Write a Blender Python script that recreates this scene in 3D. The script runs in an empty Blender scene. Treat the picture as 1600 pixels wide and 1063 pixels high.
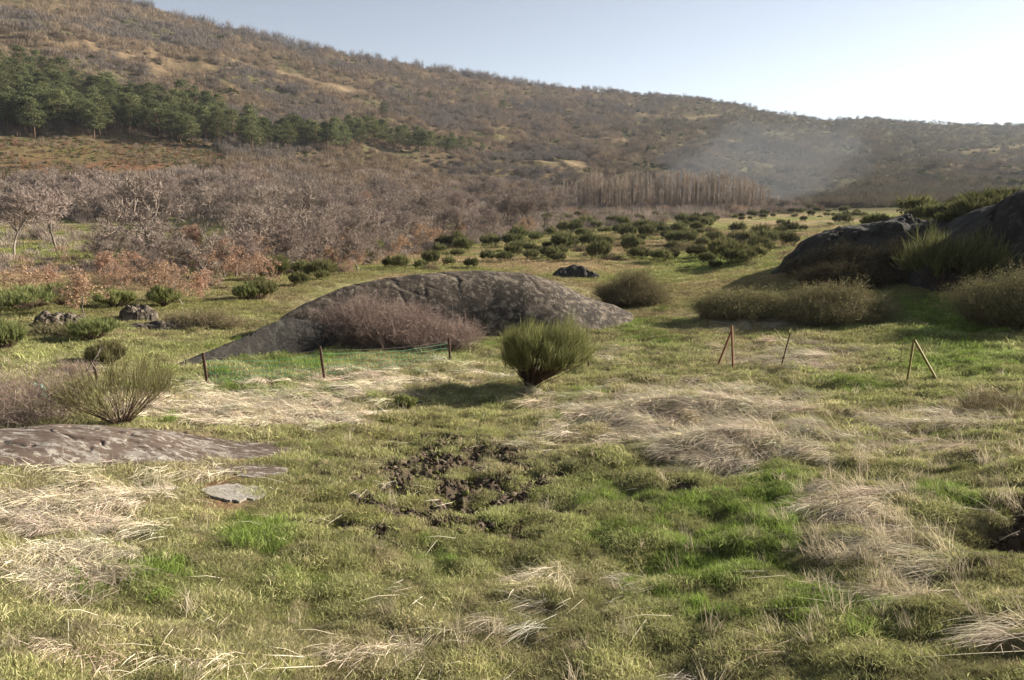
import bpy, math, random
import numpy as np
from mathutils import Vector

# ------------------------------------------------------------------ camera, light, exposure
W0, H0 = 1600.0, 1063.0
FPX = 1043.0
PITCH = math.radians(13.0)
CZ = 2.6
scene = bpy.context.scene
COL = scene.collection
cam = bpy.data.objects.new('camera', bpy.data.cameras.new('camera'))
COL.objects.link(cam)
cam.location = (0, 0, CZ)
cam.rotation_euler = (math.radians(90) - PITCH, 0, 0)
cam.data.sensor_width = 36.0
cam.data.lens = 36.0 * FPX / W0
cam.data.clip_end = 9000
cam.data.clip_start = 0.1
scene.camera = cam

SUN_AZ, SUN_EL = math.radians(62.0), math.radians(20.5)      # azimuth measured from +Y towards +X
world = bpy.data.worlds.new('World')
scene.world = world
world.use_nodes = True
nt = world.node_tree
sky = nt.nodes.new('ShaderNodeTexSky')
sky.sky_type = 'NISHITA'
sky.sun_disc = False
sky.sun_elevation = SUN_EL
sky.sun_rotation = SUN_AZ
sky.air_density = 0.85
sky.dust_density = 0.25
sky.ozone_density = 1.0
sky.altitude = 900
bg = nt.nodes['Background']
bg.inputs['Strength'].default_value = 0.05
hsv = nt.nodes.new('ShaderNodeHueSaturation'); hsv.inputs['Saturation'].default_value = .52
nt.links.new(sky.outputs[0], hsv.inputs['Color']); nt.links.new(hsv.outputs[0], bg.inputs['Color'])
sl = bpy.data.lights.new('sun', 'SUN')
sl.energy = 5.0
sl.angle = math.radians(0.5)
sl.color = (1.0, 0.90, 0.76)
so = bpy.data.objects.new('sun', sl)
COL.objects.link(so)
sd = Vector((math.sin(SUN_AZ) * math.cos(SUN_EL), math.cos(SUN_AZ) * math.cos(SUN_EL), math.sin(SUN_EL)))
so.rotation_euler = sd.to_track_quat('Z', 'Y').to_euler()
so.location = (30, 20, 60)
scene.view_settings.view_transform = 'Standard'
scene.view_settings.look = 'None'
scene.view_settings.gamma = 1
scene.view_settings.exposure = 1.46
scene.render.engine = 'CYCLES'
scene.cycles.max_bounces = 5
scene.cycles.diffuse_bounces = 2
scene.cycles.transparent_max_bounces = 6

rng = np.random.default_rng(11)
random.seed(5)

# ------------------------------------------------------------------ noise
_perm = np.random.default_rng(3).permutation(256)
_perm = np.concatenate([_perm, _perm])
_ga = np.random.default_rng(4).uniform(0, 2 * np.pi, 256)
_gx, _gy = np.cos(_ga), np.sin(_ga)
def perlin(x, y):
    xi = np.floor(x).astype(np.int64); yi = np.floor(y).astype(np.int64)
    xf = x - xi; yf = y - yi
    xi &= 255; yi &= 255
    u = xf * xf * xf * (xf * (xf * 6 - 15) + 10); v = yf * yf * yf * (yf * (yf * 6 - 15) + 10)
    def g(ix, iy, fx, fy):
        h = _perm[_perm[ix & 255] + (iy & 255)]
        return _gx[h] * fx + _gy[h] * fy
    a = g(xi, yi, xf, yf); b = g(xi + 1, yi, xf - 1, yf)
    c = g(xi, yi + 1, xf, yf - 1); d = g(xi + 1, yi + 1, xf - 1, yf - 1)
    return ((a + u * (b - a)) + v * ((c + u * (d - c)) - (a + u * (b - a)))) * 1.5
def fbm(x, y, o=4, seed=0.0, gain=.5):
    s = 0; a = 1.0; f = 1.0; t = 0
    for i in range(o):
        s = s + a * perlin(x * f + seed * 7.3 + i * 19.7, y * f + seed * 3.1 + i * 5.3); t += a
        a *= gain; f *= 2.03; x, y = x * .80 - y * .60, x * .60 + y * .80
    return s / t * 1.6
def sstep(a, b, x):
    t = np.clip((x - a) / (b - a), 0, 1); return t * t * (3 - 2 * t)

# ------------------------------------------------------------------ terrain shape
cp, sp = math.cos(PITCH), math.sin(PITCH)
def ray(px, py):
    a = (np.asarray(px, float) - W0 / 2) / FPX; b = (H0 / 2 - np.asarray(py, float)) / FPX
    dx = a + 0 * b; dy = cp + b * sp; dz = -sp + b * cp + 0 * a
    return dx, dy, dz
def az_slope(px, py):
    dx, dy, dz = ray(px, py)
    return np.arctan2(dx, dy), dz / np.hypot(dx, dy)
def project(x, y, z):
    z = z - CZ
    f = y * cp - z * sp; u = y * sp + z * cp
    f = np.where(f < .05, .05, f)
    return W0 / 2 + FPX * x / f, H0 / 2 - FPX * u / f

cx = np.array([0, 400, 800, 1200, 1600.])
LV = [  # (y per column, r per column)
    ([1063] * 5, [4.0] * 5), ([900] * 5, [5.9] * 5), ([760] * 5, [9.0] * 5), ([700] * 5, [11.3] * 5),
    ([640] * 5, [15.3] * 5), ([580] * 5, [20.5] * 5), ([520] * 5, [29] * 5), ([470] * 5, [42] * 5),
    ([430] * 5, [65] * 5), ([400] * 5, [98, 98, 98, 95, 90]), ([370] * 5, [150, 140, 140, 135, 125]),
    ([345, 345, 347, 347, 345], [195, 175, 190, 185, 170]),
    ([300, 315, 330, 330, 328], [245, 215, 275, 260, 240]),
    ([215, 240, 290, 302, 308], [330, 330, 400, 420, 420]),
    ([100, 150, 190, 248, 255], [470, 500, 720, 720, 900]),
]
SKY = np.array([(-400, -150), (0, -62), (100, -28), (190, 2), (250, 18), (300, 34), (400, 56), (500, 78), (600, 96), (640, 102), (750, 118), (850, 135), (950, 142),
                (1050, 150), (1100, 154), (1150, 162), (1200, 174), (1250, 183), (1300, 188), (1325, 185), (1370, 186), (1400, 189), (1500, 194), (1600, 195), (1800, 205)], float)
sky_r = ([0, 400, 800, 1200, 1600], [1050, 900, 1050, 1300, 1600])
NAZ, NR = 721, 520
AZT = np.linspace(-math.pi, math.pi, NAZ)
LR = np.linspace(math.log(.5), math.log(4000), NR)
def build_table():
    T = np.zeros((NAZ, NR))
    azm = np.clip(AZT, math.radians(-48), math.radians(46))
    px = W0 / 2 + FPX * np.tan(azm) * (cp)          # near enough for choosing the column
    ks = []
    ks.append((np.full(NAZ, math.log(.5)), np.full(NAZ, -2.6)))
    ks.append((np.full(NAZ, math.log(2.6)), np.full(NAZ, -2.85)))
    for ys, rs in LV + [(None, None)]:
        if ys is None:
            yy = np.interp(px, SKY[:, 0], SKY[:, 1]); rr = np.interp(px, *sky_r)
        else:
            yy = np.interp(px, cx, ys); rr = np.interp(px, cx, rs)
        # find the pixel column with this azimuth on this row
        b = (H0 / 2 - yy) / FPX; fy = cp + b * sp
        xx = W0 / 2 + FPX * np.tan(azm) * fy
        if ys is None: yy = np.interp(xx, SKY[:, 0], SKY[:, 1])
        _, s = az_slope(xx, yy)
        ks.append((np.log(rr), s * rr))
    lr, zz = ks[-1]
    ks.append((lr + .12, zz * .99)); ks.append((lr + .5, zz * .75)); ks.append((np.full(NAZ, math.log(4001)), zz * .5))
    KL = np.array([k[0] for k in ks]); KZ = np.array([k[1] for k in ks])
    for i in range(NAZ):
        T[i] = np.interp(np.exp(LR), np.exp(KL[:, i]), KZ[:, i])
    k = np.exp(-np.linspace(-2, 2, 9) ** 2); k /= k.sum()
    for i in range(NAZ):
        T[i] = np.convolve(np.pad(T[i], 4, mode='edge'), k, 'valid')
    return T
TAB = build_table()
HUMPS = []
def add_hump(px, py, r, h, sx, sy):
    a, s = az_slope(px, py); HUMPS.append((r * math.sin(a), r * math.cos(a), h, sx, sy))
FLATS = []
def add_flat(px, r, rad):
    a, s = az_slope(px, 740); FLATS.append((r * math.sin(a), r * math.cos(a), rad))
add_flat(368, 8.6, .75); add_flat(395, 9.9, .6); add_flat(385, 10.8, .8)
for k_ in range(8): add_flat(300 - 70 * k_, 10.9, .9)
add_hump(1500, 360, 80, 5.2, 15, 9)
add_hump(1720, 380, 62, 5.5, 16, 12)
add_hump(1600, 845, 7.3, -.45, .5, .55)
add_hump(1075, 775, 8.7, -.16, .55, .12)
add_hump(880, 815, 7.9, -.18, .22, .2)
add_hump(1100, 700, 11.0, .30, 1.8, .8)
add_hump(1050, 640, 14.5, .36, 2.2, .9)
add_hump(940, 690, 11.6, -.14, .3, .3)
def H(x, y, detail=True):
    x = np.asarray(x, float); y = np.asarray(y, float)
    r = np.maximum(np.hypot(x, y), .51); az = np.arctan2(x, y)
    fa = (az + math.pi) / (2 * math.pi) * (NAZ - 1); fr = (np.log(r) - LR[0]) / (LR[1] - LR[0])
    fa = np.clip(fa, 0, NAZ - 1.001); fr = np.clip(fr, 0, NR - 1.001)
    i = fa.astype(int); j = fr.astype(int); u = fa - i; v = fr - j
    z = (TAB[i, j] * (1 - u) + TAB[i + 1, j] * u) * (1 - v) + (TAB[i, j + 1] * (1 - u) + TAB[i + 1, j + 1] * u) * v
    for hx, hy, hh, sx, sy in HUMPS:
        z = z + hh * np.exp(-((x - hx) / sx) ** 2 - ((y - hy) / sy) ** 2)
    if detail:
        near = 1 - sstep(25, 70, r)
        for fx, fy, fr in FLATS: near = near * (1 - .92 * np.exp(-(((x - fx) ** 2 + (y - fy) ** 2) / fr ** 2) ** 2))
        z = z + near * (.11 * fbm(x * .55, y * .55, 3, 1) + .10 * fbm(x * 1.9, y * 1.9, 4, 2, .6)) * sstep(1.5, 4, r)
        mid = sstep(20, 60, r) * (1 - sstep(220, 400, r))
        z = z + mid * (.35 * fbm(x * .06, y * .06, 4, 3) + .10 * fbm(x * .5, y * .5, 3, 4))
        far = sstep(230, 480, r) * (1 - .85 * sstep(.8, 1., (z + 4) / 200) * 0)
        rid = np.abs(fbm(x * .009, y * .006, 4, 5))
        z = z + far * (-9 * rid + 3.2 + 3.2 * fbm(x * .03, y * .03, 4, 6)) * (1 - .75 * sstep(650, 1000, r))
    return z + CZ
def ground_hit(px, py):
    """where the sight line through a photo pixel meets the ground"""
    px = np.atleast_1d(np.asarray(px, float)); py = np.atleast_1d(np.asarray(py, float))
    a, s = az_slope(px, py)
    res = np.full(px.shape, 1500.0); done = np.zeros(px.shape, bool)
    prev = 2.0
    for r in np.exp(np.linspace(math.log(2.5), math.log(1900), 420)):
        z = CZ + s * r; g = H(r * np.sin(a), r * np.cos(a), False)
        hit = (z <= g) & ~done
        res[hit] = .5 * (r + prev); done |= hit; prev = r
    lo_r = res / 1.02; hi_r = res * 1.02
    for _ in range(9):
        m = .5 * (lo_r + hi_r); under = CZ + s * m <= H(m * np.sin(a), m * np.cos(a), False)
        hi_r = np.where(under, m, hi_r); lo_r = np.where(under, lo_r, m)
    res = .5 * (lo_r + hi_r)
    x = res * np.sin(a); y = res * np.cos(a)
    return x, y, H(x, y), res, done

# ------------------------------------------------------------------ mesh helpers
def mesh_from(name, V, F, mat, attrs=None, smooth=False, mats=None, midx=None):
    V = np.ascontiguousarray(V, dtype=np.float32).reshape(-1, 3)
    F = np.ascontiguousarray(F, dtype=np.int32)
    me = bpy.data.meshes.new(name)
    n = F.shape[1]
    me.vertices.add(len(V)); me.vertices.foreach_set('co', V.ravel())
    me.loops.add(F.size); me.loops.foreach_set('vertex_index', F.ravel())
    me.polygons.add(len(F))
    me.polygons.foreach_set('loop_start', np.arange(0, F.size, n, dtype=np.int32))
    me.polygons.foreach_set('loop_total', np.full(len(F), n, dtype=np.int32))
    me.update(calc_edges=True)
    if smooth: me.polygons.foreach_set('use_smooth', np.ones(len(F), bool))
    me.materials.append(mat)
    for k, a in (attrs or {}).items():
        a = np.asarray(a, dtype=np.float32)
        if a.ndim == 1:
            at = me.attributes.new(k, 'FLOAT', 'POINT'); at.data.foreach_set('value', a)
        else:
            at = me.attributes.new(k, 'FLOAT_VECTOR', 'POINT'); at.data.foreach_set('vector', a.ravel())
    return me
class MB:
    """collects triangles; every blade / twig gets its own random value 'v'"""
    def __init__(s): s.V = []; s.F = []; s.A = []; s.n = 0
    def add(s, V, F, a):
        V = np.asarray(V, float).reshape(-1, 3); s.V.append(V); s.F.append(np.asarray(F) + s.n); s.A.append(np.broadcast_to(a, (len(V),)).astype(float)); s.n += len(V)
    def frusta(s, P0, P1, R0, R1, k=4):
        P0 = np.asarray(P0, float).reshape(-1, 3); P1 = np.asarray(P1, float).reshape(-1, 3); N = len(P0)
        if N == 0: return
        R0 = np.broadcast_to(R0, (N,)); R1 = np.broadcast_to(R1, (N,))
        d = P1 - P0; d /= np.linalg.norm(d, axis=1)[:, None] + 1e-9
        ref = np.where(np.abs(d[:, 2:3]) > .9, np.array([[1., 0, 0]]), np.array([[0, 0, 1.]]))
        a = np.cross(d, ref); a /= np.linalg.norm(a, axis=1)[:, None] + 1e-9; b = np.cross(d, a)
        th = np.arange(k) * 2 * np.pi / k
        ring = np.cos(th)[None, :, None] * a[:, None] + np.sin(th)[None, :, None] * b[:, None]
        V = np.concatenate([P0[:, None] + ring * R0[:, None, None], P1[:, None] + ring * R1[:, None, None]], 1)
        f = []
        for i in range(k):
            j = (i + 1) % k; f += [(i, j, k + j), (i, k + j, k + i)]
        F = (np.array(f)[None] + (np.arange(N) * 2 * k)[:, None, None]).reshape(-1, 3)
        s.add(V, F, np.repeat(rng.random(N), 2 * k))
    def blades(s, P0, P1, w, bend=None, val=None):
        """flat tapering blades P0 -> P1 in two segments, optionally bowed"""
        P0 = np.asarray(P0, float).reshape(-1, 3); P1 = np.asarray(P1, float).reshape(-1, 3); N = len(P0)
        if N == 0: return
        w = np.broadcast_to(w, (N,))[:, None]
        d = P1 - P0; rv = rng.normal(size=(N, 3)); sd_ = np.cross(d, rv); sd_ /= np.linalg.norm(sd_, axis=1)[:, None] + 1e-9
        M = (P0 + P1) / 2 + (0 if bend is None else bend)
        V = np.stack([P0 - sd_ * w / 2, P0 + sd_ * w / 2, M + sd_ * w * .4, M - sd_ * w * .4, P1], 1)
        F = (np.array([(0, 1, 2), (0, 2, 3), (3, 2, 4)])[None] + (np.arange(N) * 5)[:, None, None]).reshape(-1, 3)
        s.add(V, F, np.repeat(rng.random(N) if val is None else val, 5))
    def leaves(s, P, size, flat=0.0, val=None):
        """small leaf faces (diamonds) at points"""
        P = np.asarray(P, float).reshape(-1, 3); N = len(P)
        if N == 0: return
        a = rng.normal(size=(N, 3)); a[:, 2] *= (1 - flat); a /= np.linalg.norm(a, axis=1)[:, None]
        b = np.cross(a, rng.normal(size=(N, 3))); b /= np.linalg.norm(b, axis=1)[:, None]
        sz = np.broadcast_to(size, (N,))[:, None] * rng.uniform(.6, 1.3, (N, 1))
        V = np.stack([P - a * sz, P + b * sz * .5, P + a * sz, P - b * sz * .5], 1)
        F = (np.array([(0, 1, 2), (0, 2, 3)])[None] + (np.arange(N) * 4)[:, None, None]).reshape(-1, 3)
        s.add(V, F, np.repeat(rng.random(N) if val is None else val, 4))
    def mesh(s, name, mat, smooth=False):
        return mesh_from(name, np.concatenate(s.V), np.concatenate(s.F), mat, {'v': np.concatenate(s.A)}, smooth)
def tag(o, label=None, cat=None, group=None, kind=None):
    if label: o['label'] = label
    if cat: o['category'] = cat
    if group: o['group'] = group
    if kind: o['kind'] = kind
    return o
def obj(name, me, parent=None, loc=None, rz=0, sc=1.0):
    o = bpy.data.objects.new(name, me); COL.objects.link(o)
    if parent is not None: o.parent = parent
    if loc is not None: o.location = loc
    o.rotation_euler = (0, 0, rz)
    o.scale = (sc, sc, sc) if not hasattr(sc, '__len__') else sc
    return o
def copy_tree(root, loc, rz, sc, label=None, group=None):
    r = root.copy(); COL.objects.link(r); r.location = loc; r.rotation_euler = (0, 0, rz)
    r.scale = (sc, sc, sc) if not hasattr(sc, '__len__') else sc
    if label: r['label'] = label
    if group: r['group'] = group
    for ch in list(root.children):
        c = ch.copy(); COL.objects.link(c); c.parent = r
    return r

# ------------------------------------------------------------------ materials
def new_mat(name):
    m = bpy.data.materials.new(name); m.use_nodes = True
    n = m.node_tree; n.nodes.clear()
    out = n.nodes.new('ShaderNodeOutputMaterial')
    return m, n, out
def N_(n, t, **kw):
    x = n.nodes.new(t)
    for k, v in kw.items(): setattr(x, k, v)
    return x
def mixc(n, fac, a, b, blend='MIX'):
    m = N_(n, 'ShaderNodeMix', data_type='RGBA', blend_type=blend)
    for sock, val in ((m.inputs[0], fac), (m.inputs[6], a), (m.inputs[7], b)):
        if hasattr(val, 'links'): n.links.new(val, sock)
        elif isinstance(val, (int, float)): sock.default_value = val
        else: sock.default_value = (*val, 1)
    return m.outputs[2]
def mathn(n, op, a, b=None):
    m = N_(n, 'ShaderNodeMath', operation=op)
    for i, v in enumerate((a, b)):
        if v is None: continue
        if hasattr(v, 'links'): n.links.new(v, m.inputs[i])
        else: m.inputs[i].default_value = v
    return m.outputs[0]
def ramp(n, fac, lo, hi):
    m = N_(n, 'ShaderNodeMapRange'); n.links.new(fac, m.inputs[0])
    m.inputs[1].default_value = lo; m.inputs[2].default_value = hi
    return m.outputs[0]
def plant_mat(name, ca, cb, trans=.25, rough=.75, objvar=.35, inst=False):
    """colour runs from ca to cb by the random value of each leaf; each plant varies a little too"""
    m, n, out = new_mat(name)
    v = N_(n, 'ShaderNodeAttribute', attribute_name='v').outputs['Fac']
    if inst:
        t = N_(n, 'ShaderNodeAttribute', attribute_name='tint', attribute_type='INSTANCER').outputs['Vector']
        sc = mathn(n, 'ADD', mathn(n, 'MULTIPLY', v, .75), .62)
        vm = N_(n, 'ShaderNodeVectorMath', operation='SCALE'); n.links.new(t, vm.inputs[0]); n.links.new(sc, vm.inputs['Scale'])
        c = vm.outputs[0]
    else:
        c = mixc(n, v, ca, cb)
        oi = N_(n, 'ShaderNodeObjectInfo').outputs['Random']
        sc = mathn(n, 'ADD', mathn(n, 'MULTIPLY', oi, objvar), 1 - objvar / 2)
        hs = N_(n, 'ShaderNodeHueSaturation'); n.links.new(c, hs.inputs['Color']); n.links.new(sc, hs.inputs['Value'])
        h = mathn(n, 'ADD', mathn(n, 'MULTIPLY', mathn(n, 'FRACT', mathn(n, 'MULTIPLY', oi, 7.31)), .022), .489); n.links.new(h, hs.inputs['Hue'])
        c = hs.outputs[0]
    p = N_(n, 'ShaderNodeBsdfDiffuse'); n.links.new(c, p.inputs['Color'])
    last = p.outputs[0]
    if trans > 0:
        tr = N_(n, 'ShaderNodeBsdfTranslucent'); n.links.new(c, tr.inputs['Color'])
        mx = N_(n, 'ShaderNodeMixShader'); mx.inputs[0].default_value = trans
        n.links.new(last, mx.inputs[1]); n.links.new(tr.outputs[0], mx.inputs[2]); last = mx.outputs[0]
    n.links.new(last, out.inputs['Surface'])
    return m
def rock_mat(name, base, dark, pale, lichen, lich_amt=.5, scale=1.0, seed=0, streak=(1, 1, 1), bump=.12):
    m, n, out = new_mat(name)
    mp = N_(n, 'ShaderNodeMapping'); mp.inputs['Scale'].default_value = streak; n.links.new(N_(n, 'ShaderNodeTexCoord').outputs['Object'], mp.inputs['Vector']); tc = mp.outputs[0]
    def noise(s, det=8, rough=.65, dist=0):
        x = N_(n, 'ShaderNodeTexNoise'); x.inputs['Scale'].default_value = s * scale; x.inputs['Detail'].default_value = det
        x.inputs['Roughness'].default_value = rough; x.inputs['Distortion'].default_value = dist
        n.links.new(tc, x.inputs['Vector']); return x.outputs['Fac']
    c = mixc(n, ramp(n, noise(.5 + .01 * seed), .35, .65), base, dark)
    c = mixc(n, ramp(n, noise(2.3, 10, .7, .6), .52, .60), c, pale)
    c = mixc(n, mathn(n, 'MULTIPLY', ramp(n, noise(6.5, 6, .75, .3), .54, .58), lich_amt), c, lichen)
    c = mixc(n, mathn(n, 'MULTIPLY', ramp(n, noise(1.1, 8, .7, 1.0), .55, .63), .8), c, dark)
    c = mixc(n, mathn(n, 'MULTIPLY', ramp(n, noise(45, 4, .7), .3, .7), .35), c, (.04, .04, .04))
    # moss lies where the rock is level
    b = N_(n, 'ShaderNodeBump'); b.inputs['Strength'].default_value = .9; b.inputs['Distance'].default_value = bump / scale
    n.links.new(noise(5, 12, .75), b.inputs['Height'])
    p = N_(n, 'ShaderNodeBsdfPrincipled'); p.inputs['Roughness'].default_value = .9; p.inputs['Specular IOR Level'].default_value = .1
    n.links.new(c, p.inputs['Base Color']); n.links.new(b.outputs[0], p.inputs['Normal'])
    n.links.new(p.outputs[0], out.inputs['Surface'])
    return m
def simple_mat(name, ca, cb, sc=30, rough=.7, metal=0.0):
    m, n, out = new_mat(name)
    x = N_(n, 'ShaderNodeTexNoise'); x.inputs['Scale'].default_value = sc; x.inputs['Detail'].default_value = 6
    n.links.new(N_(n, 'ShaderNodeTexCoord').outputs['Object'], x.inputs['Vector'])
    p = N_(n, 'ShaderNodeBsdfPrincipled'); p.inputs['Roughness'].default_value = rough; p.inputs['Metallic'].default_value = metal
    n.links.new(mixc(n, ramp(n, x.outputs['Fac'], .35, .65), ca, cb), p.inputs['Base Color'])
    n.links.new(p.outputs[0], out.inputs['Surface'])
    return m

M_grass = plant_mat('grass_blade', None, None, .3, inst=True)
M_scrub = plant_mat('far_twig', None, None, .15, inst=True)
M_twig = plant_mat('bare_twig', (.18, .145, .122), (.42, .345, .295), .1)
M_trunk = plant_mat('grey_bark', (.16, .13, .11), (.33, .29, .25), 0)
M_darkbark = plant_mat('dark_bark', (.07, .05, .04), (.16, .11, .085), 0)
M_pine = plant_mat('pine_needle', (.045, .062, .034), (.23, .24, .105), .3, objvar=.7)
M_pinebark = plant_mat('pine_bark', (.12, .07, .045), (.2, .13, .09), 0)
M_poplar = plant_mat('poplar_twig', (.25, .20, .16), (.48, .405, .325), .3)
M_rust = plant_mat('rust_leaf', (.30, .185, .115), (.56, .38, .26), .35)
M_broom = plant_mat('broom_stem', (.10, .12, .04), (.36, .37, .16), .35)
M_broomb = plant_mat('broom_brown', (.12, .115, .045), (.27, .25, .13), .3)
M_farbroom = plant_mat('far_broom', (.05, .06, .025), (.23, .225, .10), .3, objvar=.8)
M_bramble = plant_mat('bramble_cane', (.17, .13, .105), (.50, .39, .33), .2)
M_brambledark = plant_mat('bramble_dark_cane', (.125, .10, .055), (.36, .31, .19), .2)
M_shadeleaf = plant_mat('shaded_leaf', (.035, .04, .018), (.12, .12, .055), .2)  # leaves coloured dark as if in the shade of the outcrop
M_shadecane = plant_mat('shaded_cane', (.05, .04, .03), (.14, .11, .08), .1)  # canes likewise, the outcrop shade put into their colour
M_brleaf = plant_mat('bramble_leaf', (.10, .105, .045), (.27, .27, .13), .3)
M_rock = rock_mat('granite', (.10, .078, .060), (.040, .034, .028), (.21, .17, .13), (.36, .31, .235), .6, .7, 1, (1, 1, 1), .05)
M_rockd = rock_mat('shaded_granite', (.065, .06, .055), (.03, .028, .025), (.085, .08, .07), (.11, .11, .08), .3, .6, 2)  # darker granite: the shade on the outcrop faces is in its colour
M_rockshadow = rock_mat('granite_dome_shadow', (.055, .05, .046), (.03, .028, .027), (.085, .08, .07), (.11, .105, .085), .4, .7, 5)  # the shadow at the dome's left foot is put into this dark colour
M_slab = rock_mat('brown_granite', (.15, .112, .088), (.085, .06, .048), (.27, .245, .215), (.42, .39, .34), .8, 1.6, 3, (.3, .9, 1.2), .05)
M_patch = rock_mat('pale_granite', (.33, .305, .27), (.26, .235, .20), (.42, .40, .36), (.27, .26, .20), .4, 6, 4, (1, 1, 1), .05)
M_rust_iron = simple_mat('rusty_iron', (.11, .05, .028), (.24, .11, .05), 40, .85)
M_dark_iron = simple_mat('dark_rusty_iron', (.045, .025, .018), (.10, .05, .03), 40, .85)
M_olive_iron = simple_mat('olive_iron', (.12, .11, .03), (.26, .21, .07), 40, .8)
M_net = simple_mat('green_wire', (.05, .22, .10), (.10, .32, .17), 20, .6)
M_wire = simple_mat('grey_wire', (.12, .10, .08), (.22, .19, .16), 20, .6)
M_plastic = simple_mat('green_plastic', (.08, .33, .22), (.30, .60, .45), 12, .35)

# ------------------------------------------------------------------ ground colours (world fixed, looked up by where the patch lies)
def el(px, py, cx_, cy_, rx, ry, p=1.0):
    return np.exp(-(((px - cx_) / rx) ** 2 + ((py - cy_) / ry) ** 2) ** p)
def fields(x, y, z=None):
    """straw, lush, mud, moss weights at a ground point"""
    if z is None: z = H(x, y, False)
    px, py = project(x, y, z)
    r = np.hypot(x, y)
    n1 = fbm(x * .35, y * .35, 4, 11); n2 = fbm(x * .9, y * .9, 3, 12); n3 = fbm(x * .12, y * .12, 3, 13)
    straw = np.zeros_like(px)
    for c in [(420, 635, 200, 38, 1.15), (100, 790, 200, 60, 1.0), (110, 880, 150, 45, .75), (270, 730, 110, 35, .7), (1060, 645, 190, 45, 1.3), (1160, 690, 150, 40, 1.0), (560, 600, 130, 30, .8),
              (880, 900, 220, 40, .35), (1370, 850, 150, 90, .6), (1380, 690, 160, 40, .5), (700, 580, 120, 25, .5), (200, 1000, 330, 55, .35), (600, 1010, 220, 45, .5), (1250, 560, 160, 30, .6),
              (1200, 500, 80, 14, 1.2), (1520, 650, 90, 35, .7), (640, 870, 100, 20, .5), (1560, 1000, 100, 60, .4), (60, 660, 80, 30, .5), (960, 560, 60, 20, .4), (850, 700, 70, 40, .6), (380, 560, 120, 20, .1)]:
        straw = np.maximum(straw, c[4] * el(px, py, *c[:4]))
    lush = np.zeros_like(px)
    for c in [(400, 840, 70, 30, 1.2), (1210, 790, 40, 90, 1.1), (1270, 935, 55, 28, 1.1), (940, 780, 60, 30, .5), (680, 865, 60, 25, .8), (1520, 490, 170, 45, 1.2), (1500, 560, 130, 45, .8), (960, 830, 90, 30, .6),
              (1100, 785, 110, 20, .6), (400, 600, 200, 25, .6), (1000, 520, 60, 25, .8), (1150, 410, 130, 25, .5), (230, 900, 90, 40, .6), (720, 540, 80, 20, .6), (900, 620, 60, 15, .6), (450, 560, 100, 20, .9), (1340, 600, 60, 18, .7), (1120, 880, 90, 50, .8), (1350, 960, 160, 50, .6), (1100, 960, 200, 40, .5), (500, 900, 120, 30, .5), (1480, 780, 60, 40, .6)]:
        lush = np.maximum(lush, c[4] * el(px, py, *c[:4]))
    mud = np.zeros_like(px)
    for c in [(700, 735, 110, 42, 1.0), (620, 705, 60, 28, .8), (520, 825, 55, 22, .7), (760, 800, 60, 25, .8), (640, 840, 70, 15, .6), (1075, 770, 40, 16, .8), (1600, 840, 60, 75, 1.3), (760, 750, 50, 40, .8), (880, 810, 30, 30, .6), (800, 1060, 900, 12, .5)]:  # right-edge ellipse: mud colour painted in for a shaded hollow
        mud = np.maximum(mud, c[4] * el(px, py, *c[:4]))
    moss = np.maximum(el(px, py, 570, 790, 110, 35), .8 * el(px, py, 600, 670, 150, 30))
    straw = np.clip(straw * 1.0 + .26 * n1 + .20 * n2 + .02, 0, 1)
    lush = np.clip(lush * .95 + .40 * fbm(x * .5, y * .5, 3, 14) - .05, 0, 1)
    mud = np.maximum(mud * .8, .76 * el(px, py, 710, 755, 205, 95, 2)); mud = np.clip((mud * 2.6 + .5 * n2 + 1.9 * fbm(x * 2.6, y * 2.6, 3, 15) - 1.05) * 2.2, 0, 1) * (mud > .1)
    return straw, lush, mud, np.clip(moss + .3 * n2, 0, 1), px, py, r, n3
def mixv(a, b, t): return a + (np.asarray(b) - a) * t[:, None]
TRACKS = [[(185, 84), (230, 104), (300, 112), (350, 124), (372, 140)], [(360, 96), (450, 116), (530, 136), (600, 150)], [(590, 240), (640, 238), (700, 242)], [(120, 72), (165, 78)], [(780, 250), (840, 262), (930, 258)],
          [(900, 215), (960, 222), (1010, 214)], [(1380, 262), (1480, 240), (1600, 228)], [(1440, 270), (1600, 246)], [(1000, 178), (1060, 186), (1120, 180)]]
def track_mask(px, py, wd):
    d = np.full(px.shape, 1e9)
    for T in TRACKS:
        for (ax, ay), (bx, by) in zip(T[:-1], T[1:]):
            t = np.clip(((px - ax) * (bx - ax) + (py - ay) * (by - ay)) / ((bx - ax) ** 2 + (by - ay) ** 2), 0, 1)
            d = np.minimum(d, np.hypot((px - ax - t * (bx - ax)) * .6, py - ay - t * (by - ay)))
    return np.exp(-(d / wd) ** 2)
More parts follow.
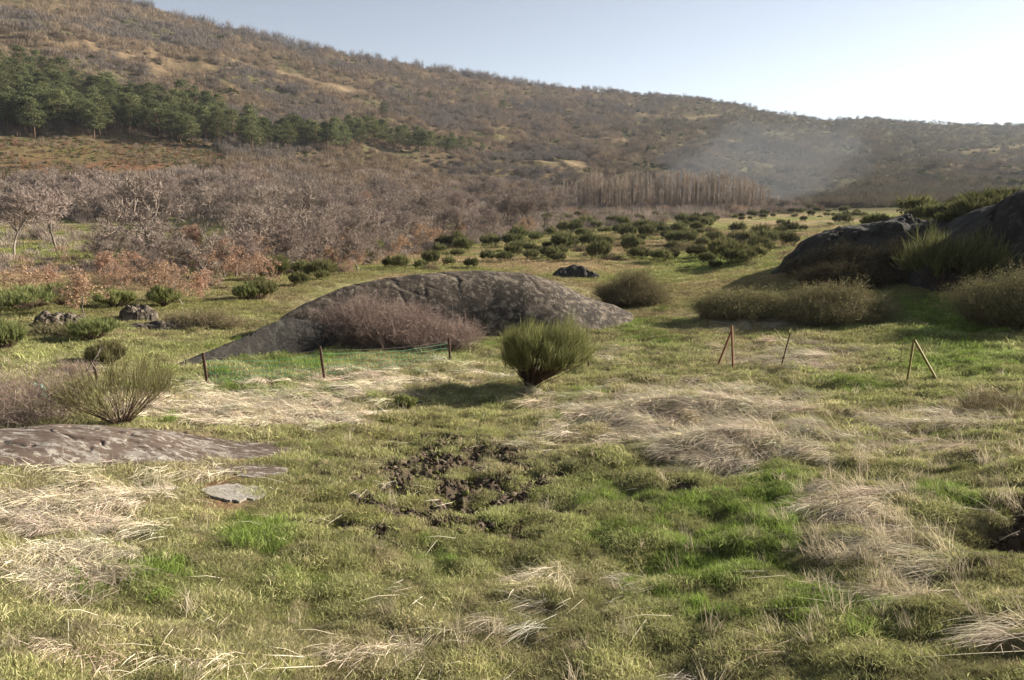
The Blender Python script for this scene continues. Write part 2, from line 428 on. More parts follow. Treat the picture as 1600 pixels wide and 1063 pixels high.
def ground_colour(x, y, z):
    straw, lush, mud, moss, px, py, r, n3 = fields(x, y, H(x, y, False))
    N = len(x)
    c = np.tile(np.array([.15, .145, .06]), (N, 1))
    c = mixv(c, (.20, .165, .095), sstep(-.3, .5, n3 + .4 * fbm(x * .25, y * .25, 3, 20)))
    c = mixv(c, (.12, .165, .04), lush * .8)
    c = mixv(c, (.30, .25, .165), straw * .8 * (1 - sstep(40, 80, r)))
    c = mixv(c, (.13, .13, .03), moss * .6)
    c = mixv(c, (.115, .09, .066), np.clip(mud * 1.2, 0, 1))
    # reddish soil by the pale rock
    c = mixv(c, (.17, .085, .05), np.clip(el(px, py, 340, 760, 45, 50) * 1.1, 0, 1) * .7)
    # valley and pasture
    n4 = fbm(x * .05, y * .05, 4, 21); n5 = fbm(x * .2, y * .2, 3, 22)
    past = mixv(np.tile(np.array([.195, .195, .08]), (N, 1)), (.27, .21, .125), sstep(-.25, .45, n4 + .5 * n5))
    past = mixv(past, (.13, .175, .045), np.clip(el(px, py, 200, 370, 260, 30) + el(px, py, 1200, 410, 160, 25) * .5 + el(px, py, 450, 300, 60, 8), 0, 1) * .4)
    past = mixv(past, (.22, .165, .105), np.clip(el(px, py, 300, 440, 400, 28) + el(px, py, 560, 390, 160, 25), 0, 1) * .45 * (n5 > -.2))
    past = mixv(past, (.15, .225, .05), np.clip(lush * 1.0 - .1, 0, 1) * (1 - sstep(90, 130, r)))
    c = (c * (1 - sstep(35, 60, r))[:, None] + past * sstep(35, 60, r)[:, None]) * 1.25
    # hillside
    m1 = fbm(x * .02, y * .012, 5, 23); m2 = fbm(x * .09, y * .05, 4, 24)
    hill = mixv(np.tile(np.array([.165, .122, .075]), (N, 1)), (.12, .11, .055), sstep(-.1, .5, m1))
    hill = mixv(hill, (.24, .17, .105), .4 * sstep(.25, .7, m2))
    hill = mixv(hill, (.11, .085, .06), .7 * sstep(.25, .6, -m2))
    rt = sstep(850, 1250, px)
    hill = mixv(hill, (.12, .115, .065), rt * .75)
    hill = mixv(hill, (.23, .165, .10), np.clip(el(px, py, 290, 108, 70, 10) + el(px, py, 130, 74, 30, 6) + el(px, py, 180, 90, 50, 8), 0, 1) * .85)
    hill = mixv(hill, (.19, .15, .06), np.clip(el(px, py, 100, 240, 160, 22), 0, 1) * .6)
    hill = mixv(hill, (.26, .135, .08), np.clip(el(px, py, 170, 262, 160, 14) * (m2 > -.1), 0, 1) * .8)
    hill = mixv(hill, (.17, .14, .08), np.clip(el(px, py, 860, 258, 80, 8), 0, 1) * .5)
    hill = mixv(hill, (.20, .17, .07), np.clip(el(px, py, 1560, 240, 60, 8), 0, 1) * .8)
    hill = mixv(hill, (.15, .07, .06), np.clip(el(px, py, 1540, 260, 90, 14), 0, 1) * .4)
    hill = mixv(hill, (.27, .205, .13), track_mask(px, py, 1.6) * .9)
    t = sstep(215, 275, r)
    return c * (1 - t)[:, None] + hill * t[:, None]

# ------------------------------------------------------------------ the ground sheet
def build_ground():
    az = np.concatenate([np.linspace(-180, -52, 44)[:-1], np.linspace(-52, 52, 860), np.linspace(52, 180, 44)[1:]])
    az = np.radians(az); r = np.exp(np.linspace(math.log(.6), math.log(3000), 660))
    A, R = np.meshgrid(az, r, indexing='ij')
    x = (R * np.sin(A)).ravel(); y = (R * np.cos(A)).ravel(); z = H(x, y)
    # clods and hoof holes in the trodden mud
    near = R.ravel() < 30
    xs, ys = x[near], y[near]
    _, lush, mud, _, _, _, _, _ = fields(xs, ys)
    z[near] += mud * (.12 * fbm(xs * 4, ys * 4, 3, 30)) - .09 * mud + .03 * lush * fbm(xs * 3, ys * 3, 2, 31)
    c = ground_colour(x, y, z)
    na, nr = len(az), len(r)
    i = np.arange(na * nr).reshape(na, nr)
    F = np.stack([i[:-1, :-1], i[1:, :-1], i[1:, 1:], i[:-1, 1:]], -1).reshape(-1, 4)[:, ::-1]
    m, n, out = new_mat('ground')
    t = N_(n, 'ShaderNodeAttribute', attribute_name='tint').outputs['Vector']
    tc = N_(n, 'ShaderNodeTexCoord').outputs['Object']
    def noise(s, det=6, rough=.7):
        q = N_(n, 'ShaderNodeTexNoise'); q.inputs['Scale'].default_value = s; q.inputs['Detail'].default_value = det; q.inputs['Roughness'].default_value = rough
        n.links.new(tc, q.inputs['Vector']); return q.outputs['Fac']
    a = mathn(n, 'ADD', mathn(n, 'MULTIPLY', ramp(n, noise(9), .3, .7), .8), .6)
    b = mathn(n, 'ADD', mathn(n, 'MULTIPLY', ramp(n, noise(.35, 10), .3, .7), .7), .65)
    vm = N_(n, 'ShaderNodeVectorMath', operation='SCALE'); n.links.new(t, vm.inputs[0]); n.links.new(mathn(n, 'MULTIPLY', a, b), vm.inputs['Scale'])
    p = N_(n, 'ShaderNodeBsdfDiffuse'); n.links.new(vm.outputs[0], p.inputs['Color'])
    bp = N_(n, 'ShaderNodeBump'); bp.inputs['Strength'].default_value = .8; bp.inputs['Distance'].default_value = .06; n.links.new(noise(14, 8), bp.inputs['Height'])
    bq = N_(n, 'ShaderNodeBump'); bq.inputs['Strength'].default_value = .7; bq.inputs['Distance'].default_value = 1.2; n.links.new(noise(.4, 10), bq.inputs['Height']); n.links.new(bp.outputs[0], bq.inputs['Normal'])
    n.links.new(bq.outputs[0], p.inputs['Normal']); n.links.new(p.outputs[0], out.inputs['Surface'])
    me = mesh_from('ground', np.stack([x, y, z], 1), F, m, {'tint': c}, smooth=True)
    tag(obj('ground', me), kind='structure')
build_ground()

# ------------------------------------------------------------------ rocks
def outcrop(name, ridge, rc, df, db, mat, seed, ns=220, nv=90, rough=.25, fs=.5, prof=2.2, flat=False, pw=1 / 1.6, ledge=0.0, sink=.15, crk=.9, gain=.48, gtop=None):
    """a rock whose crest passes through the given photo points at distance rc; df/db are its depths to the front and back"""
    rx = np.array([p[0] for p in ridge], float); ry = np.array([p[1] for p in ridge], float)
    s = np.linspace(0, 1, ns); px = rx[0] + (rx[-1] - rx[0]) * s
    if isinstance(rc, (int, float)): rc = (rc, rc)
    rcs = rc[0] + (rc[1] - rc[0]) * s
    az, sl_ = az_slope(px, np.interp(px, rx, ry))
    g = H(rcs * np.sin(az), rcs * np.cos(az), False)
    hh = np.maximum(CZ + sl_ * rcs - g, 0.0)
    k = np.ones(5) / 5; hh = np.convolve(np.pad(hh, 2, mode='edge'), k, 'valid')
    edge = np.minimum(s, 1 - s) * 2; wid = np.clip(edge * 3, 0, 1) ** .5
    if flat is True and ridge[0][0] > 0: wid = (np.sqrt(np.clip(1 - (2 * s - 1) ** 2, 0, 1)) * (1 + .20 * fbm(s * 6, s * 0 + seed, 3, seed)) - .5) / .65
    t = np.linspace(-1, 1, nv)
    S, T = np.meshgrid(np.arange(ns), t, indexing='ij')
    if isinstance(df, (int, float)): df = (df, df)
    dfs = np.interp(s, np.linspace(0, 1, len(df)), df)[S]; df = max(df)
    R = rcs[S] + np.where(T > 0, T * db, T * dfs) * (.35 + .65 * wid[S])
    x = R * np.sin(az[S]); y = R * np.cos(az[S])
    x = x + .5 * rough * fbm(x * fs, y * fs, 3, seed + 40); y = y + 1.0 * rough * fbm(x * fs, y * fs, 3, seed + 41)
    P = np.clip(1 - np.abs(T) ** prof, 0, 1) ** pw
    h = hh[S] * P
    nz = fbm(x * fs, y * fs, 6, seed, gain); cr = np.abs(fbm(x * fs * .7, y * fs * 1.6, 4, seed + 1))
    h = h + rough * P ** .5 * (nz * .8 - crk * np.exp(-(cr / .05) ** 2)) * np.clip(hh[S] / (hh.max() + .01) + .3, 0, 1)
    if ledge: h = h * (1 - .35) + .35 * (np.floor(h / ledge + .35 * nz) + sstep(.55, 1, (h / ledge + .35 * nz) % 1)) * ledge
    edgeT = np.minimum(1 - np.abs(T), 1) < .001
    z = (H(x, y, False) + .02 if flat else H(x, y)) + h - sink * (1 - P) - np.where(edgeT | (S == 0) | (S == ns - 1), .5 + .02 * df, 0)
    i = np.arange(ns * nv).reshape(ns, nv)
    F = np.stack([i[:-1, :-1], i[1:, :-1], i[1:, 1:], i[:-1, 1:]], -1).reshape(-1, 4)
    V = np.stack([x.ravel(), y.ravel(), z.ravel()], 1)
    c = V.mean(0); c[2] = V[:, 2].min()
    me = mesh_from(name, V - c, F, mat, smooth=True)
    return obj(name, me, loc=c)
tag(outcrop('rock_dome', [(425, 520), (440, 497), (480, 474), (540, 450), (600, 436), (650, 429), (700, 426), (760, 424), (820, 427), (870, 442), (920, 466), (960, 476), (990, 492)],
            (27, 33), (.7, 1.2, 1.8, 2.6, 3.6, 3.0), 3.0, M_rock, 1, 420, 150, .10, .25, 1.8, 2, .9, 0, crk=.5, gain=.38), 'big grey brown granite dome with pale lichen behind the bare pinkish bramble', 'rock')
tag(outcrop('rock_slab', [(262, 578), (290, 566), (330, 550), (380, 527), (420, 509), (450, 496), (500, 505), (540, 530)], (21.2, 25.4), (.3, .5), 1.6, M_rockshadow, 7, 120, 60, .08, .7, 1.5, 2, 1.0, 0),
    'low tapering slab of rock, coloured dark for the shade, at the left foot of the granite dome', 'rock')
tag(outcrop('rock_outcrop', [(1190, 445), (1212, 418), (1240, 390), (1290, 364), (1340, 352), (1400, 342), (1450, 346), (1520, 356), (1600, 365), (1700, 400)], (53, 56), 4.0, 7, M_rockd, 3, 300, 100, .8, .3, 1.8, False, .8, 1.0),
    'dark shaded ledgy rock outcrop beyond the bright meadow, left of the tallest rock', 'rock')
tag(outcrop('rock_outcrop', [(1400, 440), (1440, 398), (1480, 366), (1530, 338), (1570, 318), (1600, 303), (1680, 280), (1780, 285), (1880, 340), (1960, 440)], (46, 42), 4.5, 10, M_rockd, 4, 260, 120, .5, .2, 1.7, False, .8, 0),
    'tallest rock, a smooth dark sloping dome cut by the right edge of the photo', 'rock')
tag(outcrop('rock_slab', [(-320, 700), (-150, 680), (0, 675), (80, 668), (160, 668), (240, 673), (300, 686), (345, 692), (400, 695), (440, 700), (468, 714)], (11.2, 11.7), 1.5, .5, M_slab, 5, 320, 110, .04, .9, 3.2, True, .625, 0, .06),
    'long low brown rock ledge with pale lichen streaks, running in from the left edge', 'rock')
tag(outcrop('rock_slab', [(338, 752), (360, 738), (400, 733), (430, 735), (452, 748)], (9.9, 9.9), .55, .5, M_slab, 16, 90, 50, .02, 3, 2.6, True, .625, 0, .02),
    'small streaky brown rock patch flush with the turf above the pale round slab', 'rock')
tag(outcrop('rock_slab', [(318, 800), (330, 784), (345, 773), (368, 769), (392, 771), (408, 780), (420, 800)], (8.75, 8.65), .5, .4, M_patch, 8, 120, 90, .02, 3.5, 2.2, True, .625, 0, .0),
    'small pale grey round lichen covered rock slab ringed by reddish soil', 'rock')
tag(outcrop('boulder', [(184, 506), (188, 488), (200, 478), (225, 477), (240, 485), (247, 500)], 33, .8, .7, M_rock, 9, 80, 50, .25, 1.2, 2.4, False, .625, 0), 'grey boulder with a bright split edge on the pasture left of the dome', 'boulder')
tag(outcrop('boulder', [(44, 518), (50, 500), (70, 492), (110, 490), (132, 497), (138, 515)], 31.5, .8, .8, M_rock, 10, 80, 50, .35, 1.2, 2.2, False, .625, 0), 'rough brown boulder with dark hollows near the left edge', 'boulder')
tag(outcrop('boulder', [(185, 520), (215, 505), (245, 500), (290, 498), (330, 508)], 30.5, .6, .8, M_rock, 11, 80, 50, .12, 1.2, 2.2, False, .625, 0), 'flat low grey rock lying right of and before the split boulder', 'rock')
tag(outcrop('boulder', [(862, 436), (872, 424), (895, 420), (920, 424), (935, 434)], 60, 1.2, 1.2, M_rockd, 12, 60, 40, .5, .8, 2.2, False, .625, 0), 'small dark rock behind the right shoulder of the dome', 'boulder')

# ------------------------------------------------------------------ plants: meshes
def unit(v): return v / (np.linalg.norm(v) + 1e-9)
def bare_tree(seed, h=9.0, spread=.55, levels=5, upright=.35, twig_w=.05, twigs=6, tr=.16, fork=(3, 4), lean=0):
    rs = np.random.default_rng(seed)
    segs = []; tips = []
    def grow(p, d, L, r, lv):
        q = p
        n = 3 if lv < 2 else 2
        for i in range(n):
            d2 = unit(d + rs.normal(size=3) * .16 + np.array([0, 0, .05 * upright])); q2 = q + d2 * L / n
            segs.append((q, q2, r * (1 - .3 * i / n), r * (1 - .3 * (i + 1) / n), lv)); q = q2; d = d2
            if lv >= 1 and i < n - 1 and lv < levels - 1: grow(q, unit(d + rs.normal(size=3) * .8 + np.array([0, 0, upright * .5])), L * .55, r * .45, lv + 1)
        if lv >= levels - 1: tips.append((p, q)); return
        for k in range(rs.integers(fork[0], fork[1] + 1)):
            dd = unit(d * (1.0 - spread * .4) + rs.normal(size=3) * spread + np.array([0, 0, upright * .5]))
            grow(q, dd, L * rs.uniform(.6, .8), r * .6, lv + 1)
    d0 = unit(np.array([lean, 0, 1.0]) + rs.normal(size=3) * .05)
    grow(np.array([0, 0, -.2]), d0, h * .26, tr, 0)
    P0 = np.array([s[0] for s in segs]); P1 = np.array([s[1] for s in segs]); R0 = np.array([s[2] for s in segs]); R1 = np.array([s[3] for s in segs]); L = np.array([s[4] for s in segs])
    k = h / max(P1[:, 2].max(), 1)
    P0 = P0 * k; P1 = P1 * k
    T = MB(); C = MB()
    m = L <= 1; T.frusta(P0[m], P1[m], R0[m], R1[m], 5)
    m = (L > 1); C.frusta(P0[m], P1[m], R0[m], R1[m] * .9, 3)
    E0 = np.array([t[0] for t in tips]) * k; E1 = np.array([t[1] for t in tips]) * k
    for j in range(twigs):
        u = rs.uniform(.1, 1, (len(E0), 1)); a = E0 + (E1 - E0) * u
        dirs = (E1 - E0); dirs /= np.linalg.norm(dirs, axis=1)[:, None]; dirs = dirs + rs.normal(size=dirs.shape) * .75 + np.array([0, 0, .25]); dirs /= np.linalg.norm(dirs, axis=1)[:, None]
        C.blades(a, a + dirs * rs.uniform(.35, .85, (len(E0), 1)) * h / 9, twig_w, rs.normal(size=dirs.shape) * .04)
    return T, C
def fan_bush(n_br, n_w, h, w, ww, seed, up=.7, skew=0, base_up=.25, droop=0, stem_r=.012, wl=(.22, .42)):
    """broom: a fan of thin stems from one root, each ending in a brush of upright green wands"""
    rs = np.random.default_rng(seed)
    S = MB(); G = MB()
    th = rs.uniform(0, 2 * np.pi, n_br); q = np.sqrt(rs.random(n_br)) ** .8
    top = np.stack([np.cos(th) * q * w / 2, np.sin(th) * q * w / 2, h * (1 - .45 * q ** 2.6) * rs.uniform(.62, .92, n_br)], 1)
    top[:, 0] += skew * w
    for b in range(14):   # a few lobes make the outline uneven
        a = rs.uniform(0, 2 * np.pi); rr = rs.uniform(.3, .9) * w / 2; c0 = np.array([math.cos(a) * rr, math.sin(a) * rr])
        d = np.exp(-((top[:, 0] - c0[0]) ** 2 + (top[:, 1] - c0[1]) ** 2) / (.13 * w) ** 2); top *= (1 + rs.uniform(-.26, .16) * d)[:, None]
    root = np.stack([np.cos(th) * .06 * w * rs.random(n_br), np.sin(th) * .06 * w * rs.random(n_br), np.full(n_br, -.03)], 1)
    mid = root * .5 + top * .5; mid[:, 2] += base_up * h * .10 * (q - .5); mid += rs.normal(size=mid.shape) * .02 * h
    mid[:, 2] = np.maximum(mid[:, 2], .05 * h)
    S.frusta(root, mid, stem_r, stem_r * .7, 3); S.frusta(mid, top, stem_r * .7, stem_r * .3, 3)
    for b in range(n_w):
        u = .28 + .72 * rs.random((n_br, 1)) ** .6
        a = mid + (top - mid) * u
        d = (top - mid); d /= np.linalg.norm(d, axis=1)[:, None] + 1e-9
        d = d * (1 - up) + np.array([0, 0, up - droop]) + rs.normal(size=d.shape) * .24; d /= np.linalg.norm(d, axis=1)[:, None]
        L = rs.uniform(wl[0], wl[1], (n_br, 1)) * h
        G.blades(a + rs.normal(size=a.shape) * .015 * h, a + d * L, ww, rs.normal(size=a.shape) * .02 * h)
    return S, G
def bramble(n, a, b, h, seed, cane_w=.012, leaf=0, leaf_s=.03, twigs=4, prof=None):
    """a thicket: arching canes filling a mound with half-axes a, b and height h"""
    rs = np.random.default_rng(seed); C = MB(); L = MB()
    def env(x, y):
        d = np.clip(1 - (x / a) ** 2 - (y / b) ** 2, 0, 1) ** .5
        e = h * d ** .85 * np.clip(.80 + .5 * fbm(x * 1.6 / h + seed * 3.3, y * 1.6 / h, 4, seed, .65), .35, 1.12)
        if prof is not None: e = e * np.interp(x / a, *prof)
        return e
    th = rs.uniform(0, 2 * np.pi, n); q = np.sqrt(rs.random(n)) * .93
    x0 = np.cos(th) * q * a; y0 = np.sin(th) * q * b
    th2 = rs.uniform(0, 2 * np.pi, n); Lr = rs.uniform(.25, .7, n) * h
    lev = rs.uniform(.5, 1.08, n) * np.where(rs.random(n) < .06, 1.22, 1)
    P = []
    for t in (0, .2, .45, .7, 1.0):
        x = x0 + np.cos(th2) * Lr * t; y = y0 + np.sin(th2) * Lr * t
        e = env(x0, y0) * lev * (math.sin(min(t * 1.25, 1.15) * math.pi / 2 * 1.0))
        P.append(np.stack([x, y, e - .02], 1) + rs.normal(size=(n, 3)) * .05 * h * (t > 0))
    for i in range(4): C.frusta(P[i], P[i + 1], cane_w * (1 - .18 * i) / 2, cane_w * (1 - .18 * (i + 1)) / 2, 3)
    for j in range(twigs):
        i = rs.integers(1, 4); u = rs.random((n, 1)); s0 = P[i] + (P[i + 1] - P[i]) * u
        d = rs.normal(size=(n, 3)) * .6 + np.array([0, 0, .45]); e = s0 + d * rs.uniform(.08, .22, (n, 1)) * min(h, 1.6)
        C.blades(s0, e, cane_w * .7)
    for j in range(leaf):
        i = rs.integers(2, 4); u = rs.random((n, 1)); s0 = P[i] + (P[i + 1] - P[i]) * u
        L.leaves(s0 + rs.normal(size=(n, 3)) * .06 * h, leaf_s)
    return C, L
def pine(seed, h=12.0):
    rs = np.random.default_rng(seed); T = MB(); C = MB()
    bend = rs.normal(size=2) * .4
    zz = np.linspace(-.3, h * .93, 7); pts = np.stack([bend[0] * np.sin(zz / h * 3), bend[1] * np.sin(zz / h * 2.5), zz], 1)
    rr = np.linspace(.22, .05, 7); T.frusta(pts[:-1], pts[1:], rr[:-1], rr[1:], 6)
    nb = 46; z = h * rs.uniform(.26, .95, nb); z.sort()
    shape = np.interp(z / h, [.26, .45, .6, .8, 1.0], [.7, 1.0, .95, .65, .2])
    th = np.arange(nb) * 2.4 + rs.normal(size=nb) * .3; L = shape * h * .235 * rs.uniform(.7, 1.2, nb)
    a = np.stack([np.interp(z, zz, pts[:, 0]), np.interp(z, zz, pts[:, 1]), z], 1)
    e = a + np.stack([np.cos(th) * L, np.sin(th) * L, L * rs.uniform(.05, .45, nb)], 1)
    T.frusta(a, e, .05, .02, 3)
    for i in range(nb):
        for u in (.55, .85, 1.0):
            c = a[i] + (e[i] - a[i]) * u; k = 26 if u > .6 else 12
            s = rs.uniform(.45, .85)
            pp = c + rs.normal(size=(k, 3)) * np.array([s, s, s * .5]) * .8
            C.leaves(pp, .22, .2)
    for u in rs.uniform(.85, 1.0, 5): C.leaves(np.array([bend[0] * .1, bend[1] * .1, h * u]) + rs.normal(size=(14, 3)) * .4, .22)
    return T, C
def poplar(seed, h=15.0):
    rs = np.random.default_rng(seed); T = MB(); C = MB()
    T.frusta([[0, 0, -.3], [0, 0, h * .5]], [[0, 0, h * .5], [0, 0, h * .97]], [.15, .09], [.09, .02], 5)
    n = 60; z = h * rs.uniform(.15, .9, n); th = rs.uniform(0, 6.28, n); L = h * rs.uniform(.10, .2, n) * (1.1 - z / h * .6)
    a = np.stack([0 * z, 0 * z, z], 1); e = a + np.stack([np.cos(th) * L * .38, np.sin(th) * L * .38, L], 1)
    C.frusta(a, e, .035, .015, 3)
    for j in range(5):
        u = rs.random((n, 1)); s0 = a + (e - a) * u; d = np.stack([np.cos(th) * .2, np.sin(th) * .2, np.ones(n)], 1) + rs.normal(size=(n, 3)) * .25
        C.blades(s0, s0 + d * rs.uniform(.4, 1.2, (n, 1)), .06)
    return T, C
def leafy(seed, h=7.0, nl=14, leaf=.16):
    T, C = bare_tree(seed, h, .6, 5, .3, .03, 3, .10)
    V = np.concatenate(C.V); rs = np.random.default_rng(seed)
    pts = V[rs.integers(0, len(V), 2200)] + rs.normal(size=(2200, 3)) * .18
    pts = pts[pts[:, 2] > h * .12]
    LB = MB(); LB.leaves(pts, leaf, 0)
    return T, C, LB

# ------------------------------------------------------------------ far clumps, grass: instanced stuff
def stuff_points(name, P, idx, rot, scl, tint, meshes):
    """one object: points that carry a plant mesh each (geometry nodes), for what nobody could count"""
    coll = bpy.data.collections.new(name + '_kinds')
    for i, me in enumerate(meshes):
        coll.objects.link(bpy.data.objects.new('%s_kind_%02d' % (name, i), me))
    me = bpy.data.meshes.new(name); P = np.asarray(P, np.float32)
    me.vertices.add(len(P)); me.vertices.foreach_set('co', P.ravel())
    def at(k, typ, a, f='value'):
        q = me.attributes.new(k, typ, 'POINT'); q.data.foreach_set(f, np.ascontiguousarray(a).ravel())
    at('idx', 'INT', idx.astype(np.int32)); at('rot', 'FLOAT_VECTOR', rot.astype(np.float32), 'vector')
    at('scl', 'FLOAT_VECTOR', scl.astype(np.float32), 'vector'); at('tint', 'FLOAT_VECTOR', tint.astype(np.float32), 'vector')
    o = obj(name, me)
    g = bpy.data.node_groups.new(name, 'GeometryNodeTree')
    g.interface.new_socket('Geometry', in_out='INPUT', socket_type='NodeSocketGeometry'); g.interface.new_socket('Geometry', in_out='OUTPUT', socket_type='NodeSocketGeometry')
    gi = g.nodes.new('NodeGroupInput'); go = g.nodes.new('NodeGroupOutput')
    ci = g.nodes.new('GeometryNodeCollectionInfo'); ci.inputs['Collection'].default_value = coll; ci.inputs['Separate Children'].default_value = True; ci.inputs['Reset Children'].default_value = True
    ip = g.nodes.new('GeometryNodeInstanceOnPoints'); ip.inputs['Pick Instance'].default_value = True
    def na(k, t):
        a = g.nodes.new('GeometryNodeInputNamedAttribute'); a.data_type = t; a.inputs['Name'].default_value = k
        return [s for s in a.outputs if s.enabled and s.name == 'Attribute'][0]
    g.links.new(gi.outputs[0], ip.inputs['Points']); g.links.new(ci.outputs[0], ip.inputs['Instance'])
    g.links.new(na('idx', 'INT'), ip.inputs['Instance Index']); g.links.new(na('scl', 'FLOAT_VECTOR'), ip.inputs['Scale'])
    er = g.nodes.new('FunctionNodeEulerToRotation'); g.links.new(na('rot', 'FLOAT_VECTOR'), er.inputs[0]); g.links.new(er.outputs[0], ip.inputs['Rotation'])
    g.links.new(ip.outputs[0], go.inputs[0])
    md = o.modifiers.new('scatter', 'NODES'); md.node_group = g
    return o

# grass kinds --------------------------------------------------
def tuft(seed, n, rad, h, w, lean, spread, straw=False):
    rs = np.random.default_rng(seed); m = MB()
    p = rs.normal(size=(n, 3)) * rad * .55; p[:, 2] = -.01
    if straw:
        d = np.stack([lean * (.75 + .3 * rs.normal(size=n)), spread * rs.normal(size=n), np.abs(rs.normal(.18, .14, n))], 1)
        L = h * rs.uniform(.4, 1.15, n)[:, None]; d /= np.linalg.norm(d, axis=1)[:, None]
        e = p + d * L; b = np.zeros((n, 3)); b[:, 2] = .04 * L[:, 0] * rs.uniform(0, 1.3, n); e[:, 2] = np.maximum(e[:, 2] * .7, .01)
        p[:, 2] += rs.uniform(0, .05, n)
    else:
        d = rs.normal(size=(n, 3)) * spread; d[:, 0] += lean; d[:, 2] = 1
        d /= np.linalg.norm(d, axis=1)[:, None]
        L = h * rs.uniform(.45, 1.2, n)[:, None]; e = p + d * L
        b = -d * np.array([.12, .12, -.1]) * L
    m.blades(p, e, w * rs.uniform(.6, 1.3, n), b)
    return m.mesh('tuft', M_grass)
G_short = [tuft(100 + i, 64, .13, .062, .0055, .25, .95) for i in range(4)]
G_lush = [tuft(110 + i, 70, .11, .13, .006, .1, .55) for i in range(3)]
G_straw = [tuft(120 + i, 64, .19, .38, .0045, -1, .24, True) for i in range(4)]
G_stalk = [tuft(150 + i, 3, .2, .70, .008, -1, .14, True) for i in range(3)]
G_stand = [tuft(130 + i, 26, .10, .34, .006, -.35, .42) for i in range(3)]
G_wide = [tuft(140 + i, 60, .42, .14, .022, .1, .7) for i in range(3)]
G_clod = []
def scatter_polar(n, r0, r1, half):
    r = np.exp(rng.uniform(math.log(r0), math.log(r1), n)); a = np.radians(rng.uniform(-half, half, n))
    return r * np.sin(a), r * np.cos(a), r
def norm_rot(x, y, amt=1):
    e = .3
    sx = (H(x + e, y) - H(x - e, y)) / (2 * e); sy = (H(x, y + e) - H(x, y - e)) / (2 * e)
    return np.arctan(sy) * amt, -np.arctan(sx) * amt
